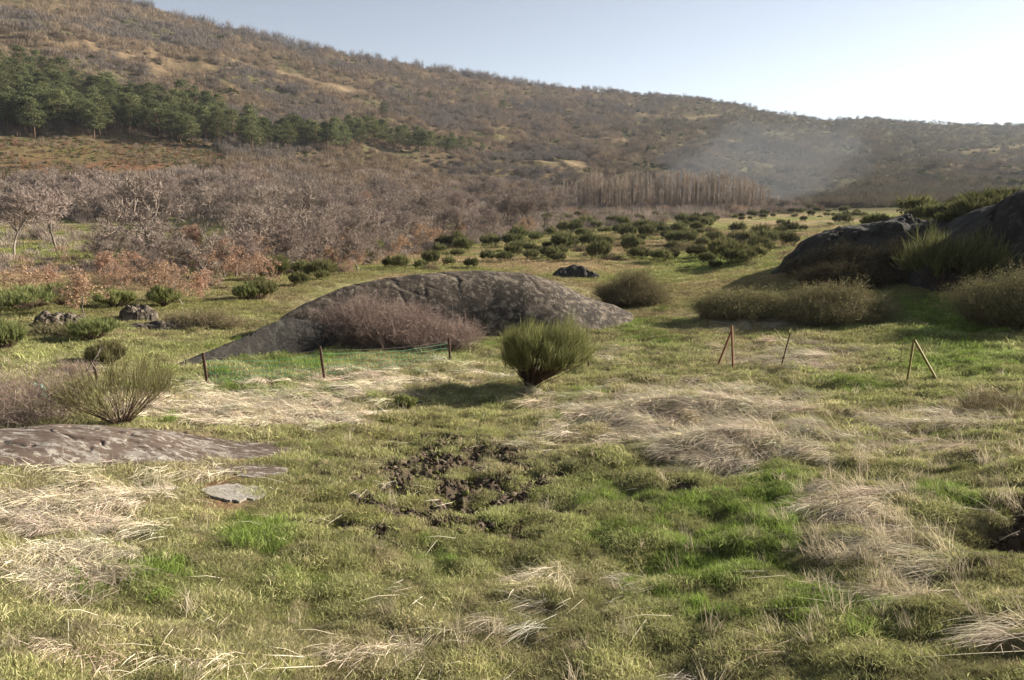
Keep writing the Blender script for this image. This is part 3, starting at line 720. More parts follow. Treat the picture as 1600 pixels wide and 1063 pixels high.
# areas covered by rock carry no grass
def rock_mask(px, py):
    m = el(px, py, 368, 782, 40, 18, 3) + el(px, py, 395, 740, 44, 12, 3) + el(px, py, 385, 707, 75, 14, 3) + ((px < 330) & (py > 672) & (py < 716 + 10 * np.sin(px * .03)) )
    m = m + (el(px, py, 710, 480, 270, 50, 3) > .5)
    return m > .5
def make_grass():
    P = []; I = []; R = []; S = []; T = []
    kinds = G_short + G_lush + G_straw + G_stand + G_stalk + G_wide
    o_sh, o_lu, o_st, o_sd, o_sk, o_wi = 0, 4, 7, 11, 14, 17
    def put(x, y, idx, rz, s, tint, lie=0.0):
        z = H(x, y); e = .3; gx = (H(x + e, y) - H(x - e, y)) / (2 * e); gy = (H(x, y + e) - H(x, y - e)) / (2 * e)
        cr_, sr_ = np.cos(rz), np.sin(rz); rx_ = np.arctan(-gx * sr_ + gy * cr_); ry_ = -np.arctan(gx * cr_ + gy * sr_)
        tint = tint * (1.32 if idx[0] < o_wi else 1.0); P.append(np.stack([x, y, z], 1)); I.append(idx); R.append(np.stack([rx_, ry_, rz], 1)); S.append(np.stack([s, s, s], 1)); T.append(tint)
    # short sward, closer together near the camera
    n = 66000; x, y, r = scatter_polar(n, 3.0, 34, 43)
    straw, lush, mud, moss, px, py, r, n3 = fields(x, y)
    keep = (rng.random(n) * .8 > mud) & ~rock_mask(px, py) & (rng.random(n) > el(px, py, 340, 765, 40, 45)); x, y, r, straw, lush, moss, n3 = [q[keep] for q in (x, y, r, straw, lush, moss, n3)]
    n = len(x)
    base = np.tile(np.array([.235, .245, .10]), (n, 1))
    base = mixv(base, (.37, .315, .21), np.clip(straw * .8 + .15 + rng.normal(size=n) * .30, 0, 1))
    base = mixv(base, (.175, .235, .07), np.clip(lush * .9 + rng.normal(size=n) * .12, 0, 1))
    base = mixv(base, (.24, .225, .06), moss * .5 * rng.random(n))
    cl = fbm(x * 2.2, y * 2.2, 3, 53); base *= (rng.uniform(.65, 1.3, n) * np.clip(1 + .55 * cl, .5, 1.6))[:, None]
    k = rng.random(n) < .10; base[k] = base[k] * .45 + np.array([.13, .085, .05]) * .5
    put(x, y, o_sh + rng.integers(0, 4, n), rng.uniform(0, 6.28, n), np.clip(.42 + r * .058, .5, 1.9) * rng.uniform(.6, 1.35, n) * np.clip(1 + .8 * cl, .5, 1.8), base)
    # lush tufts
    n = 16000; x, y, r = scatter_polar(n, 3.2, 40, 43)
    straw, lush, mud, moss, px, py, r, n3 = fields(x, y)
    keep = (rng.random(n) < lush * 1.0 - .15 - mud) & ~rock_mask(px, py); x, y, r, lush = [q[keep] for q in (x, y, r, lush)]; n = len(x)
    put(x, y, o_lu + rng.integers(0, 3, n), rng.uniform(0, 6.28, n), np.clip(.55 + r * .045, .6, 1.8) * rng.uniform(.6, 1.3, n), np.array([.165, .225, .055]) * rng.uniform(.6, 1.35, (n, 1)))
    # straw laid over towards the lower left of the slope
    n = 36000; x, y, r = scatter_polar(n, 3.2, 36, 43)
    straw, lush, mud, moss, px, py, r, n3 = fields(x, y)
    cl = fbm(x * 1.3, y * 1.3, 3, 51)
    keep = (rng.random(n) < np.clip(straw * 1.25 - .45 + .4 * cl, 0, 1) * (1 - .85 * sstep(890, 960, py))) & ~rock_mask(px, py) & (mud < .5)
    x, y, r, straw, px, py = [q[keep] for q in (x, y, r, straw, px, py)]; n = len(x)
    rz = .85 + .3 * (x < 0) - np.arctan2(x, y) + .35 * fbm(x * .5, y * .5, 2, 52) + rng.normal(size=n) * .22
    sz = np.clip(.55 + r * .045, .65, 1.8) * rng.uniform(.6, 1.35, n)
    put(x, y, o_st + rng.integers(0, 4, n), rz, sz, np.array([.56, .495, .385]) * rng.uniform(.4, 1.2, (n, 1)) * (1 + rng.normal(size=(n, 3)) * .04))
    # single long pale stalks lying on top
    n = 5200; x, y, r = scatter_polar(n, 3.4, 24, 43); straw, lush, mud, moss, px, py, r, n3 = fields(x, y)
    keep = (rng.random(n) < straw * .22 + .006) & ~rock_mask(px, py); x, y, r = x[keep], y[keep], r[keep]; n = len(x)
    put(x, y, o_sk + rng.integers(0, 3, n), 0.9 + .3 * (x < 0) - np.arctan2(x, y) + rng.normal(size=n) * .4, rng.uniform(.5, 1.1, n) * np.clip(.6 + r * .04, .6, 1.4), np.array([.55, .50, .40]) * rng.uniform(.7, 1.2, (n, 1)))
    # standing dry stalks
    n = 9000; x, y, r = scatter_polar(n, 3.2, 30, 43)
    straw, lush, mud, moss, px, py, r, n3 = fields(x, y)
    wgt = el(px, py, 1370, 850, 130, 100) * .4 + el(px, py, 1130, 650, 220, 50) * .4 + el(px, py, 1480, 700, 150, 60) * .4 + .012
    keep = (rng.random(n) < wgt) & ~rock_mask(px, py); x, y, r = x[keep], y[keep], r[keep]; n = len(x)
    put(x, y, o_sd + rng.integers(0, 3, n), rng.uniform(0, 6.28, n), rng.uniform(.35, .95, n), np.array([.42, .365, .265]) * rng.uniform(.5, 1.3, (n, 1)))
    # coarse tufts out on the pasture
    n = 26000; x, y, r = scatter_polar(n, 26, 170, 43)
    straw, lush, mud, moss, px, py, r, n3 = fields(x, y)
    c = ground_colour(x, y, None)
    keep = ~rock_mask(px, py); x, y, r, c = x[keep], y[keep], r[keep], c[keep]; n = len(x)
    put(x, y, o_wi + rng.integers(0, 3, n), rng.uniform(0, 6.28, n), np.clip(r * .022, .7, 2.6) * rng.uniform(.6, 1.3, n), c * rng.uniform(.7, 1.55, (n, 1)))
    o = stuff_points('grass', np.concatenate(P), np.concatenate(I), np.concatenate(R), np.concatenate(S), np.concatenate(T), kinds)
    tag(o, 'rough pasture of green grass and flattened pale straw covering the foreground', 'grass', kind='stuff')
make_grass()

# clods of dark soil in the trodden patch ------------------------
def clod_mesh(seed):
    rs = np.random.default_rng(seed)
    u = np.linspace(0, np.pi, 7)[1:-1]; v = np.linspace(0, 2 * np.pi, 9)[:-1]
    U, Vv = np.meshgrid(u, v, indexing='ij'); V = np.stack([np.sin(U) * np.cos(Vv), np.sin(U) * np.sin(Vv), .6 * np.cos(U)], -1).reshape(-1, 3)
    V = V * (1 + rs.normal(size=(len(V), 1)) * .38)
    F = []
    for i in range(4):
        for j in range(8):
            a = i * 8 + j; b = i * 8 + (j + 1) % 8; F += [(a, b, b + 8), (a, b + 8, a + 8)]
    V = np.concatenate([V, [[0, 0, .55], [0, 0, -.5]]]); k = 40
    F += [(k, (j + 1) % 8, j) for j in range(8)] + [(k + 1, 32 + j, 32 + (j + 1) % 8) for j in range(8)]
    return mesh_from('clod', V, np.array(F), M_grass, {'v': rs.random(len(V)) * .4 + .3})
def make_clods():
    n = 16000; x, y, r = scatter_polar(n, 6, 16, 43)
    straw, lush, mud, moss, px, py, r, n3 = fields(x, y)
    keep = (rng.random(n) < mud * .8) & ~rock_mask(px, py); x, y = x[keep], y[keep]; n = len(x)
    s = rng.uniform(.01, .045, n) * rng.uniform(.4, 1.2, n); S = np.stack([s * rng.uniform(.8, 1.6, n), s, s * .9], 1)
    rot = np.stack([rng.normal(size=n) * .3, rng.normal(size=n) * .3, rng.uniform(0, 6.28, n)], 1)
    o = stuff_points('soil_clods', np.stack([x, y, H(x, y) - .025], 1), rng.integers(0, 3, n), rot, S, np.where((rng.random(n) < .3)[:, None], np.array([.13, .13, .05]), np.array([.15, .12, .092])) * rng.uniform(.4, 1.7, (n, 1)), [clod_mesh(i) for i in range(3)])
    tag(o, 'dark broken clods of trodden soil in the wet patch of the foreground', 'soil', kind='stuff')
make_clods()

# hillside wood and scrub --------------------------------------
def far_clump(seed, n, w, h, tw):
    rs = np.random.default_rng(seed); m = MB()
    p = rs.normal(size=(n, 3)) * np.array([w * .3, w * .3, 0]); p[:, 2] = h * rs.uniform(0, .55, n)
    d = rs.normal(size=(n, 3)) * .35; d[:, 2] = 1; e = p + d * rs.uniform(.25, .5, (n, 1)) * h
    m.blades(p, e, tw); return m.mesh('far_clump', M_scrub)
def far_round(seed, n, w, h, s):
    rs = np.random.default_rng(seed); m = MB()
    p = rs.normal(size=(n, 3)); p /= np.linalg.norm(p, axis=1)[:, None]; p[:, 2] = np.abs(p[:, 2]); p *= rs.uniform(.5, 1, (n, 1)) * np.array([w / 2, w / 2, h])
    p *= (1 + .2 * np.sin(p[:, :1] * 3 + seed)); m.leaves(p, s); return m.mesh('far_round', M_scrub)
def pix_scatter(n, poly_fn, x0, x1, y0, y1):
    px = rng.uniform(x0, x1, n); py = rng.uniform(y0, y1, n)
    k = poly_fn(px, py); px, py = px[k], py[k]
    x, y, z, r, ok = ground_hit(px, py)
    return x[ok], y[ok], z[ok], r[ok], px[ok], py[ok]
LO_ = ([-60, 230, 370, 500], [212, 226, 238, 250])
def make_hillside():
    kinds = [far_clump(200 + i, 130, 4.5, 5.5, .13) for i in range(4)] + [far_round(210 + i, 260, 3.2, 1.6, .30) for i in range(3)] + [far_clump(220 + i, 80, 4.2, 9, .12) for i in range(2)]
    skyl = lambda px: np.interp(px, SKY[:, 0], SKY[:, 1])
    n = 44000
    a = np.radians(rng.uniform(-44, 44, n)); px0 = W0 / 2 + FPX * np.tan(a)
    rr = np.exp(rng.uniform(math.log(250), math.log(1650), n)); x = rr * np.sin(a); y = rr * np.cos(a)
    lim = np.interp(px0, *sky_r) * 1.02; k = rr < lim; x, y, rr = x[k], y[k], rr[k]
    z = H(x, y); px, py = project(x, y, z)
    m1 = fbm(x * .012, y * .008, 4, 61); m2 = fbm(x * .03, y * .02, 3, 62)
    keep = rng.random(len(x)) < np.clip(.95 + .8 * m1, .3, 1)
    slope = (el(px, py, 120, 245, 220, 32) > .35)     # the open slope under the pines
    keep &= ~(el(px, py, 290, 108, 70, 12) + el(px, py, 130, 74, 30, 8) + el(px, py, 860, 258, 80, 9) > .5)
    keep &= rr > np.interp(px, [0, 400, 800, 1200, 1600], [250, 230, 285, 275, 270])
    keep &= track_mask(px, py - 1.5, 3.0) < .5
    x, y, z, rr, px, py, m1, m2 = [q[keep] for q in (x, y, z, rr, px, py, m1, m2)]; slope = slope[keep]; n = len(x)
    xe, ye, ze, re_, pxe, pye = pix_scatter(5200, lambda a, b: (b > np.interp(a, *LO_)) , -60, 420, 205, 292)
    k = fbm(xe * .05, ye * .05, 3, 64) > -.25; xe, ye, ze, re_, pxe, pye = [q[k] for q in (xe, ye, ze, re_, pxe, pye)]
    x = np.concatenate([x, xe]); y = np.concatenate([y, ye]); z = np.concatenate([z, ze]); rr = np.concatenate([rr, re_]); px = np.concatenate([px, pxe]); py = np.concatenate([py, pye])
    m1 = np.concatenate([m1, 0 * xe]); m2 = np.concatenate([m2, 0 * xe + .2]); slope = np.concatenate([slope, xe > -1e9]); n = len(x)
    green = (rng.random(n) < np.clip(.06 + .9 * m2 + .3 * sstep(800, 1200, px), .03, .85)) | ((py > 215) & (px < 350) & (rng.random(n) < .8))
    idx = np.where(green, 4 + rng.integers(0, 3, n), rng.integers(0, 4, n))
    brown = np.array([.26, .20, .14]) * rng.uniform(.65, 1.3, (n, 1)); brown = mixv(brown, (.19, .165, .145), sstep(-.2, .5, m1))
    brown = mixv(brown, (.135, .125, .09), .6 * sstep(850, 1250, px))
    grn = np.array([.095, .105, .042]) * rng.uniform(.6, 1.6, (n, 1))
    tint = np.where(green[:, None], grn, brown)
    s = rng.uniform(.6, 1.25, n) * np.clip(rr / 600, .65, 1.25) * np.where(slope, .5, 1)
    tint = np.where((slope & (rng.random(n) < .3))[:, None], np.array([.27, .16, .10]), tint)
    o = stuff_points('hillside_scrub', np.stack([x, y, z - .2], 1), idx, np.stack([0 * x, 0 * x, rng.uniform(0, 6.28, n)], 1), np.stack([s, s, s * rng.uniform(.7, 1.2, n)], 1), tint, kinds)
    tag(o, 'bare brown wood and low scrub covering the whole far hillside', 'scrub', kind='stuff')
    # bare trees along the crest
    px = np.concatenate([rng.uniform(180, 620, 260), rng.uniform(620, 960, 130), rng.normal(790, 30, 26), rng.normal(905, 20, 16), rng.uniform(1000, 1600, 60), rng.normal(1165, 12, 9), rng.normal(1480, 10, 7)])
    px = px[(fbm(px * .02, px * 0, 3, 66) > -.12) | (rng.random(len(px)) < .15)]
    a, _ = az_slope(px, np.interp(px, SKY[:, 0], SKY[:, 1])); r_ = np.interp(px, *sky_r) * rng.uniform(.95, 1.0, len(px))
    x = r_ * np.sin(a); y = r_ * np.cos(a); n = len(x); s = rng.uniform(.7, 1.7, n) * np.interp(px, [0, 600, 1000, 1600], [1.15, 1.0, .9, .8])
    o = stuff_points('ridge_wood', np.stack([x, y, H(x, y) - .3], 1), 7 + rng.integers(0, 2, n), np.stack([0 * x, 0 * x, rng.uniform(0, 6.28, n)], 1), np.stack([s, s, s], 1), np.array([.20, .18, .17]) * rng.uniform(.7, 1.3, (n, 1)), kinds)
    tag(o, 'thin line of leafless trees along the crest of the hill against the sky', 'trees', kind='stuff')
    # undergrowth of the valley wood
    fn = lambda px, py: py > np.interp(px, [0, 400, 850, 1250], [295, 262, 290, 318])
    x, y, z, rr, px, py = pix_scatter(9000, fn, -60, 1280, 262, 430)
    field = el(px, py, 190, 376, 300, 34, 2) > .4
    k = ((py < np.interp(px, [0, 450, 860, 1250], [440, 430, 365, 332])) & (~field | (rng.random(len(px)) < .16)) & ((py < 400) | (rng.random(len(px)) < .6)))
    x, y, z, rr, px, py = [q[k] for q in (x, y, z, rr, px, py)]; n = len(x)
    s = rng.uniform(.3, .7, n) * np.clip((rr / 180) ** 1.2, .16, 1.3); rusty = rng.random(n) < np.where(py > 395, .5, .1)
    tint = np.where(rusty[:, None], np.array([.33, .235, .17]), np.array([.32, .265, .225])) * rng.uniform(.6, 1.3, (n, 1))
    o = stuff_points('valley_undergrowth', np.stack([x, y, z - .1], 1), rng.integers(0, 4, n), np.stack([0 * x, 0 * x, rng.uniform(0, 6.28, n)], 1), np.stack([s, s, s * .8], 1), tint, kinds)
    tag(o, 'brown leafless undergrowth between the trees of the valley wood', 'undergrowth', kind='stuff')
make_hillside()

# ------------------------------------------------------------------ trees as things
def tree_proto(name, cat, label, group, trunk_mb, crown_mb, trunk_mat, crown_mat, extra=None, crown_name='crown'):
    root = bpy.data.objects.new(name, None); COL.objects.link(root); root.empty_display_size = .5
    tag(root, label, cat, group)
    obj('trunk', trunk_mb.mesh('trunk', trunk_mat), root)
    obj(crown_name, crown_mb.mesh('crown', crown_mat), root)
    if extra: obj(extra[0], extra[1].mesh(extra[0], extra[2]), root)
    return root
class Pool:
    def __init__(s, protos): s.p = protos; s.used = [False] * len(protos)
    def put(s, i, loc, rz, sc, label=None, group=None):
        p = s.p[i]
        if not s.used[i]:
            s.used[i] = True; p.location = loc; p.rotation_euler = (0, 0, rz); p.scale = (sc, sc, sc) if not hasattr(sc, '__len__') else sc
            if label: p['label'] = label
            if group: p['group'] = group
            return p
        return copy_tree(p, loc, rz, sc, label, group)
    def finish(s):
        for p, u in zip(s.p, s.used):
            if not u:
                for c in list(p.children): bpy.data.objects.remove(c)
                bpy.data.objects.remove(p)
LAB_BARE = 'leafless grey brown tree in the valley wood below the hill'
GR_BARE = 'leafless trees of the valley wood'
bare = Pool([tree_proto('bare_tree', 'tree', LAB_BARE, GR_BARE, *bare_tree(300 + i, 9, .55, 5, .35, .055, 7, .17), M_trunk, M_twig) for i in range(5)])
def dense_sel(fn, n, x0, x1, y0, y1):
    px = rng.uniform(x0, x1, n * 6); py = rng.uniform(y0, y1, n * 6); k = fn(px, py); px, py = px[k][:n], py[k][:n]
    return px, py
# the wood: left band behind the green field, then the broad middle wood
fA = lambda px, py: (py < np.interp(px, [0, 200, 420], [346, 344, 350]))
fB = lambda px, py: (py > np.interp(px, [380, 600, 900], [330, 300, 312])) & (py < np.interp(px, [380, 450, 640, 760, 900], [425, 425, 385, 372, 345]))
pts = []
for fn, n, box in ((fA, 75, (-40, 400, 308, 350)), (fB, 165, (370, 900, 298, 428))):
    a, b = dense_sel(fn, n, *box); pts += list(zip(a, b))
pts.sort(key=lambda t: t[1])
for px, py in pts:
    x, y, z, r, ok = [q[0] for q in ground_hit(px, py)]
    sc = random.uniform(.65, 1.05) * (1 if py < 360 else .75)
    lab, gr = (('leafless grey brown tree in the band behind the green field at left', 'leafless trees behind the green field') if px < 400 and py < 352 else ('leafless grey brown tree deep in the middle of the valley wood', 'leafless trees deep in the wood') if py < 360 else
               ('leafless grey brown tree at the near edge of the valley wood above the dome', 'leafless trees at the near edge of the wood'))
    bare.put(random.randrange(5), (x, y, z), random.uniform(0, 6.28), (sc * random.uniform(.9, 1.2), sc * random.uniform(.9, 1.2), sc), lab, gr)
for px, py, h, lab in [(88, 393, 8.8, 'leafless tree with a dark trunk standing alone on the green field at left'), (218, 420, 9.5, 'tall thin leafless tree in front of the green field, left of the rust leaved trees'),
                  (22, 398, 8, 'leafless tree on the green field nearest the left edge'), (372, 290, 7.5, 'pale leafless tree above the wood on the open slope below the pines'), (480, 405, 9.5, 'large spreading leafless tree above the left end of the granite dome'),
                  (320, 345, 10, 'pale tall leafless tree behind the right part of the green field'), (175, 375, 7, 'small leafless tree on the green field between the lone tree and the tall thin one')]:
    x, y, z, r, ok = [q[0] for q in ground_hit(px, py)]
    bare.put(random.randrange(5), (x, y, z), random.uniform(0, 6.28), h / 9 * (1, 1, 1)[0], lab, None)
GR_SM = 'small leafless saplings between wood and dome'
for k in range(46):
    px = random.uniform(150, 620); py = random.uniform(384, 446) - max(0, px - 420) * .12
    x, y, z, r, ok = [q[0] for q in ground_hit(px, py)]; sc = random.uniform(.28, .5)
    bare.put(random.randrange(5), (x, y, z), random.uniform(0, 6.28), (sc * 1.15, sc * 1.15, sc), 'small leafless sapling on the brown ground between the wood and the dome', GR_SM)
bare.finish()

# pines
pines = Pool([tree_proto('pine_tree', 'pine tree', 'dark green pine in the belt of pines across the lower hillside', 'pines of the belt on the hillside', *pine(320 + i), M_pinebark, M_pine) for i in range(5)])
lo_w = lambda px: 7 * math.sin(px * .05) + 4 * math.sin(px * .13 + 1)
lo = ([0, 230, 370, 500, 620, 760], [212, 226, 236, 243, 247, 250]); hi = ([0, 80, 130, 200, 330, 370, 420, 600, 760], [120, 118, 150, 172, 180, 212, 222, 224, 236])
cand = []; tries = 0
while len(cand) < 62 and tries < 6000:
    tries += 1; px = random.uniform(365, 760); py = random.uniform(np.interp(px, *hi) - 4, np.interp(px, *lo) + .5 * lo_w(px))
    if all((px - a) ** 2 / 9 ** 2 + (py - b) ** 2 / 4 ** 2 > 1 for a, b in cand): cand.append((px, py))
while len(cand) < 250 and tries < 12000:
    tries += 1
    px = random.uniform(-30, 400) if random.random() < .5 else random.uniform(-30, 360); py = random.uniform(115, 252)
    if not (np.interp(px, *hi) < py < np.interp(px, *lo) + lo_w(px) - 3): continue
    if px > 680 and random.random() < .6: continue
    if all((px - a) ** 2 / 11 ** 2 + (py - b) ** 2 / 4 ** 2 > 1 for a, b in cand): cand.append((px, py))
for px, py in cand:
    x, y, z, r, ok = [q[0] for q in ground_hit(px, py)]
    sc = random.uniform(.8, 1.2) * np.interp(px, [0, 300, 420, 600, 700, 760], [1.15, 1.1, 1.1, 1.2, .9, .6])
    lab, gr = (('pine on the upper edge of the broad pine block at the left', 'pines along the upper edge of the left block') if px < 230 and py < 158 else ('pine of the lowest row of the left block, by the open slope', 'pines of the lowest row of the left block') if px < 230 and py > 198 else ('dark green pine inside the broad thick block of pines at the left', 'pines inside the broad left block') if px < 230 else ('dark green pine on the narrowing middle of the pine belt', 'pines of the middle of the belt') if px < 400 else
               ('dark green pine in the low row at the right end of the pine belt', 'pines of the low right row'))
    pines.put(random.randrange(5), (x, y, z), random.uniform(0, 6.28), (sc * 1.08, sc * 1.08, sc), lab, gr)
iso = [(598, 190, .9), (785, 178, 1.1), (640, 165, .6), (672, 160, .6), (748, 164, .5), (610, 215, .7), (1060, 200, .8)]
isol = ['pair forming dark green pine above the right end of the belt', 'single round dark green pine alone high on the brown hillside', 'small pine high on the slope, left of two small ones', 'small dark pine between the others high on the slope',
        'tiny pine just left of the single round pine', 'short pine just above the right end of the belt', 'dark tree alone on the hillside above the poplars']
for (px, py, sc), lab in zip(iso, isol):
    x, y, z, r, ok = [q[0] for q in ground_hit(px, py)]
    pines.put(random.randrange(5), (x, y, z), random.uniform(0, 6.28), (sc * 1.3, sc * 1.3, sc), lab, None)
pines.finish()

# poplar plantation
pops = Pool([tree_proto('poplar_tree', 'poplar', 'slender leafless tan poplar in the dense upright stand at the valley floor', 'poplars of the plantation', *poplar(340 + i), M_trunk, M_poplar) for i in range(4)])
for k in range(230):
    px = random.uniform(868, 1200); py = random.uniform(318, 330)
    x, y, z, r, ok = [q[0] for q in ground_hit(px, py)]
    r = 265 + random.uniform(-12, 22); a = math.atan2(x, y); x = r * math.sin(a); y = r * math.cos(a)
    sc = random.uniform(.75, 1.0) * np.interp(px, [870, 930, 1130, 1200], [.7, 1.05, 1.0, .6])
    pops.put(random.randrange(4), (x, y, float(H(x, y))), random.uniform(0, 6.28), sc)
pops.finish()

# rust leaved oaks
rusts = Pool([tree_proto('oak_tree', 'oak tree', 'young oak with rust brown leaves', None, *leafy(360 + i)[:2], M_trunk, M_twig, ('leaves', leafy(360 + i)[2], M_rust)) for i in range(3)])
for px, py, h, lab in [(20, 470, 1.9, 'rust leaved oak thicket nearest the left edge'), (132, 496, 2.2, 'rust leaved young oak just behind the brown boulder'), (288, 478, 2.3, 'bright rust leaved oak, right of the split boulder'), (318, 470, 1.9, 'smaller rust leaved oak touching the bright one'),
                       (345, 440, 3.4, 'pinkish rust oak behind the bright rust oak'), (388, 430, 3.8, 'tall rust leaved oak left of the large spreading bare tree'), (665, 388, 4.4, 'bright orange leaved oak at the near edge of the wood, above the dome'), (628, 398, 3.2, 'rounded rust leaved oak left of the bright orange one'),
                       (568, 335, 7, 'rust crowned oak deep inside the middle wood'), (200, 455, 2.0, 'rust leaved oak above the split boulder'), (75, 462, 1.7, 'low rust leaved oak behind the green brooms at left'), (520, 425, 2.0, 'low rust oak behind the left shoulder of the dome'), (250, 452, 2.0, 'rust oak between the tall thin tree and the bright rust oak'), (440, 402, 4.0, 'rust leaved oak just left of the large spreading bare tree'), (545, 395, 4.2, 'pinkish rust oak at the near edge of the wood, between two leafless trees'), (720, 372, 3.6, 'small rust oak right of the bright orange one'), (300, 400, 4.2, 'rust oak at the lower right corner of the green field'), (600, 350, 6, 'pale rust oak inside the wood above the rounded one'), (820, 372, 4.5, 'dull orange oak where the wood meets the broom slope')]:
    x, y, z, r, ok = [q[0] for q in ground_hit(px, py)]
    rusts.put(random.randrange(3), (x, y, z), random.uniform(0, 6.28), h / 7, lab)
for k in range(16):
    px = random.uniform(150, 600); py = random.uniform(388, 450) - max(0, px - 420) * .12
    x, y, z, r, ok = [q[0] for q in ground_hit(px, py)]; sc = random.uniform(1.5, 3.0) / 7
    rusts.put(random.randrange(3), (x, y, z), random.uniform(0, 6.28), (sc * 1.2, sc * 1.2, sc), 'low rust leaved oak shrub among the saplings between the wood and the dome', 'low rust leaved oak shrubs')
rusts.finish()

# ------------------------------------------------------------------ broom bushes
def bush_thing(name, label, cat, group, stems, green, smat, gmat, loc, rz=0, sc=1.0, gname='foliage'):
    root = bpy.data.objects.new(name, None); COL.objects.link(root); tag(root, label, cat, group)
    obj('stems', stems.mesh('stems', smat), root); obj(gname, green.mesh(gname, gmat), root)
    root.location = loc; root.rotation_euler = (0, 0, rz); root.scale = (sc, sc, sc) if not hasattr(sc, '__len__') else sc
    return root
def at(px, py):
    x, y, z, r, ok = [q[0] for q in ground_hit(px, py)]; return (float(x), float(y), float(z)), float(r)
def px2m(n, r): return n * r / FPX
loc, r = at(830, 604)
s_, g_ = fan_bush(200, 40, px2m(112, r), px2m(146, r), .010, 74, .60, .16, .5, 0, .014, (.12, .36))
bush_thing('broom_bush', 'large round green broom bush standing alone before the fence, throwing a long shadow', 'bush', None, s_, g_, M_darkbark, M_broom, loc, 0)
loc, r = at(190, 664)
s_, g_ = fan_bush(120, 15, px2m(88, r), px2m(165, r), .007, 71, .55, 0, .4, 0, .006, (.2, .45))
bush_thing('broom_bush', 'thin see through brownish green broom just behind the brown rock ledge', 'bush', None, s_, g_, M_darkbark, M_broomb, loc)
for i, (px, py, w, h, lab, m) in enumerate([(148, 533, 62, 30, 'small green broom in front of the brown boulder', M_broom), (166, 570, 48, 34, 'small brownish broom below the small green one, beside the leaning fence post', M_broomb), (8, 548, 46, 42, 'green brown broom cut by the left edge of the photo', M_broom),
        (258, 480, 42, 26, 'green broom on the pasture above the split boulder', M_broom), (50, 482, 110, 30, 'long bright green broom clump behind the brown boulder', M_broom), (100, 478, 50, 30, 'dark green broom at the right end of the long clump', M_farbroom), (183, 482, 50, 26, 'greyish green broom left of the split boulder', M_broom),
        (405, 468, 54, 30, 'green broom behind the left tip of the dome', M_farbroom), (430, 440, 44, 34, 'dark green broom below the large spreading bare tree', M_farbroom), (500, 436, 50, 28, 'dark broom at the foot of the wood above the dome', M_farbroom), (385, 470, 36, 22, 'yellow green broom beside the green one behind the left tip of the dome', M_broom),
        (1470, 455, 100, 78, 'green broom in the shade before the tallest rock, the left and larger one', M_farbroom), (1530, 450, 80, 70, 'green broom in the shade before the tallest rock, the right one', M_farbroom), (635, 640, 34, 26, 'tiny pale broom sprig growing inside the long shadow', M_broom)]):  # brooms by the tallest rock: shade put in as the darker broom colour
    loc, r = at(px, py)
    s_, g_ = fan_bush(130, 22, px2m(h, r), px2m(w, r), max(.006, r * .0007), 80 + i, .6, 0, .4, 0, .008, (.2, .42))
    bush_thing('broom_bush', lab, 'bush', None, s_, g_, M_darkbark, m, loc, i * .7)

# broom slope
def far_broom(seed):
    s1, g1 = fan_bush(90, 20, 2.0, 2.6, .05, seed, .5, 0, .3, 0, .03, (.2, .4))
    rs = np.random.default_rng(seed); p = rs.normal(size=(500, 3)); p /= np.linalg.norm(p, axis=1)[:, None]; p[:, 2] = np.abs(p[:, 2]); g1.leaves(p * np.array([1.15, 1.15, 1.55]) * rs.uniform(.6, 1, (500, 1)) + [0, 0, .1], .09)
    return g1
fb = [far_broom(400 + i).mesh('broom', M_farbroom) for i in range(6)]
def far_brown(seed):
    c, l = bramble(260, 1.3, 1.2, 1.3, seed, .045, 2, .08, 4); c.V += l.V; c.F += [f + c.n for f in l.F]; c.A += l.A; return c.mesh('brown_shrub', M_brambledark)
fbr = [far_brown(430 + i) for i in range(3)]
def single(name, label, cat, group, me, loc, rz, sc):
    o = obj(name, me, None, loc, rz, sc); tag(o, label, cat, group); return o
GR_FB = 'broom bushes scattered over the slope beyond the dome'
spots = []
def try_spot(px, py, d):
    if all((px - a) ** 2 / d ** 2 + (py - b) ** 2 / (d * .35) ** 2 > 1 for a, b in spots): spots.append((px, py)); return True
for (x0, x1, y0, y1, n) in [(850, 1110, 340, 366, 60), (840, 1200, 333, 346, 60), (1035, 1235, 362, 392, 34), (850, 960, 382, 412, 14), (960, 1000, 375, 392, 4), (1110, 1190, 398, 413, 5), (1180, 1350, 324, 342, 30), (760, 850, 370, 400, 12), (680, 720, 380, 396, 3), (1220, 1330, 345, 360, 8), (880, 1090, 360, 385, 10), (700, 850, 395, 418, 8), (540, 600, 392, 415, 6), (880, 1100, 385, 412, 12), (1040, 1190, 395, 425, 5), (600, 760, 398, 424, 6), (400, 560, 425, 450, 6)]:
    for k in range(n * 4):
        if n <= 0: break
        px = random.uniform(x0, x1); py = random.uniform(y0, y1)
        if try_spot(px, py, 10): n -= 1
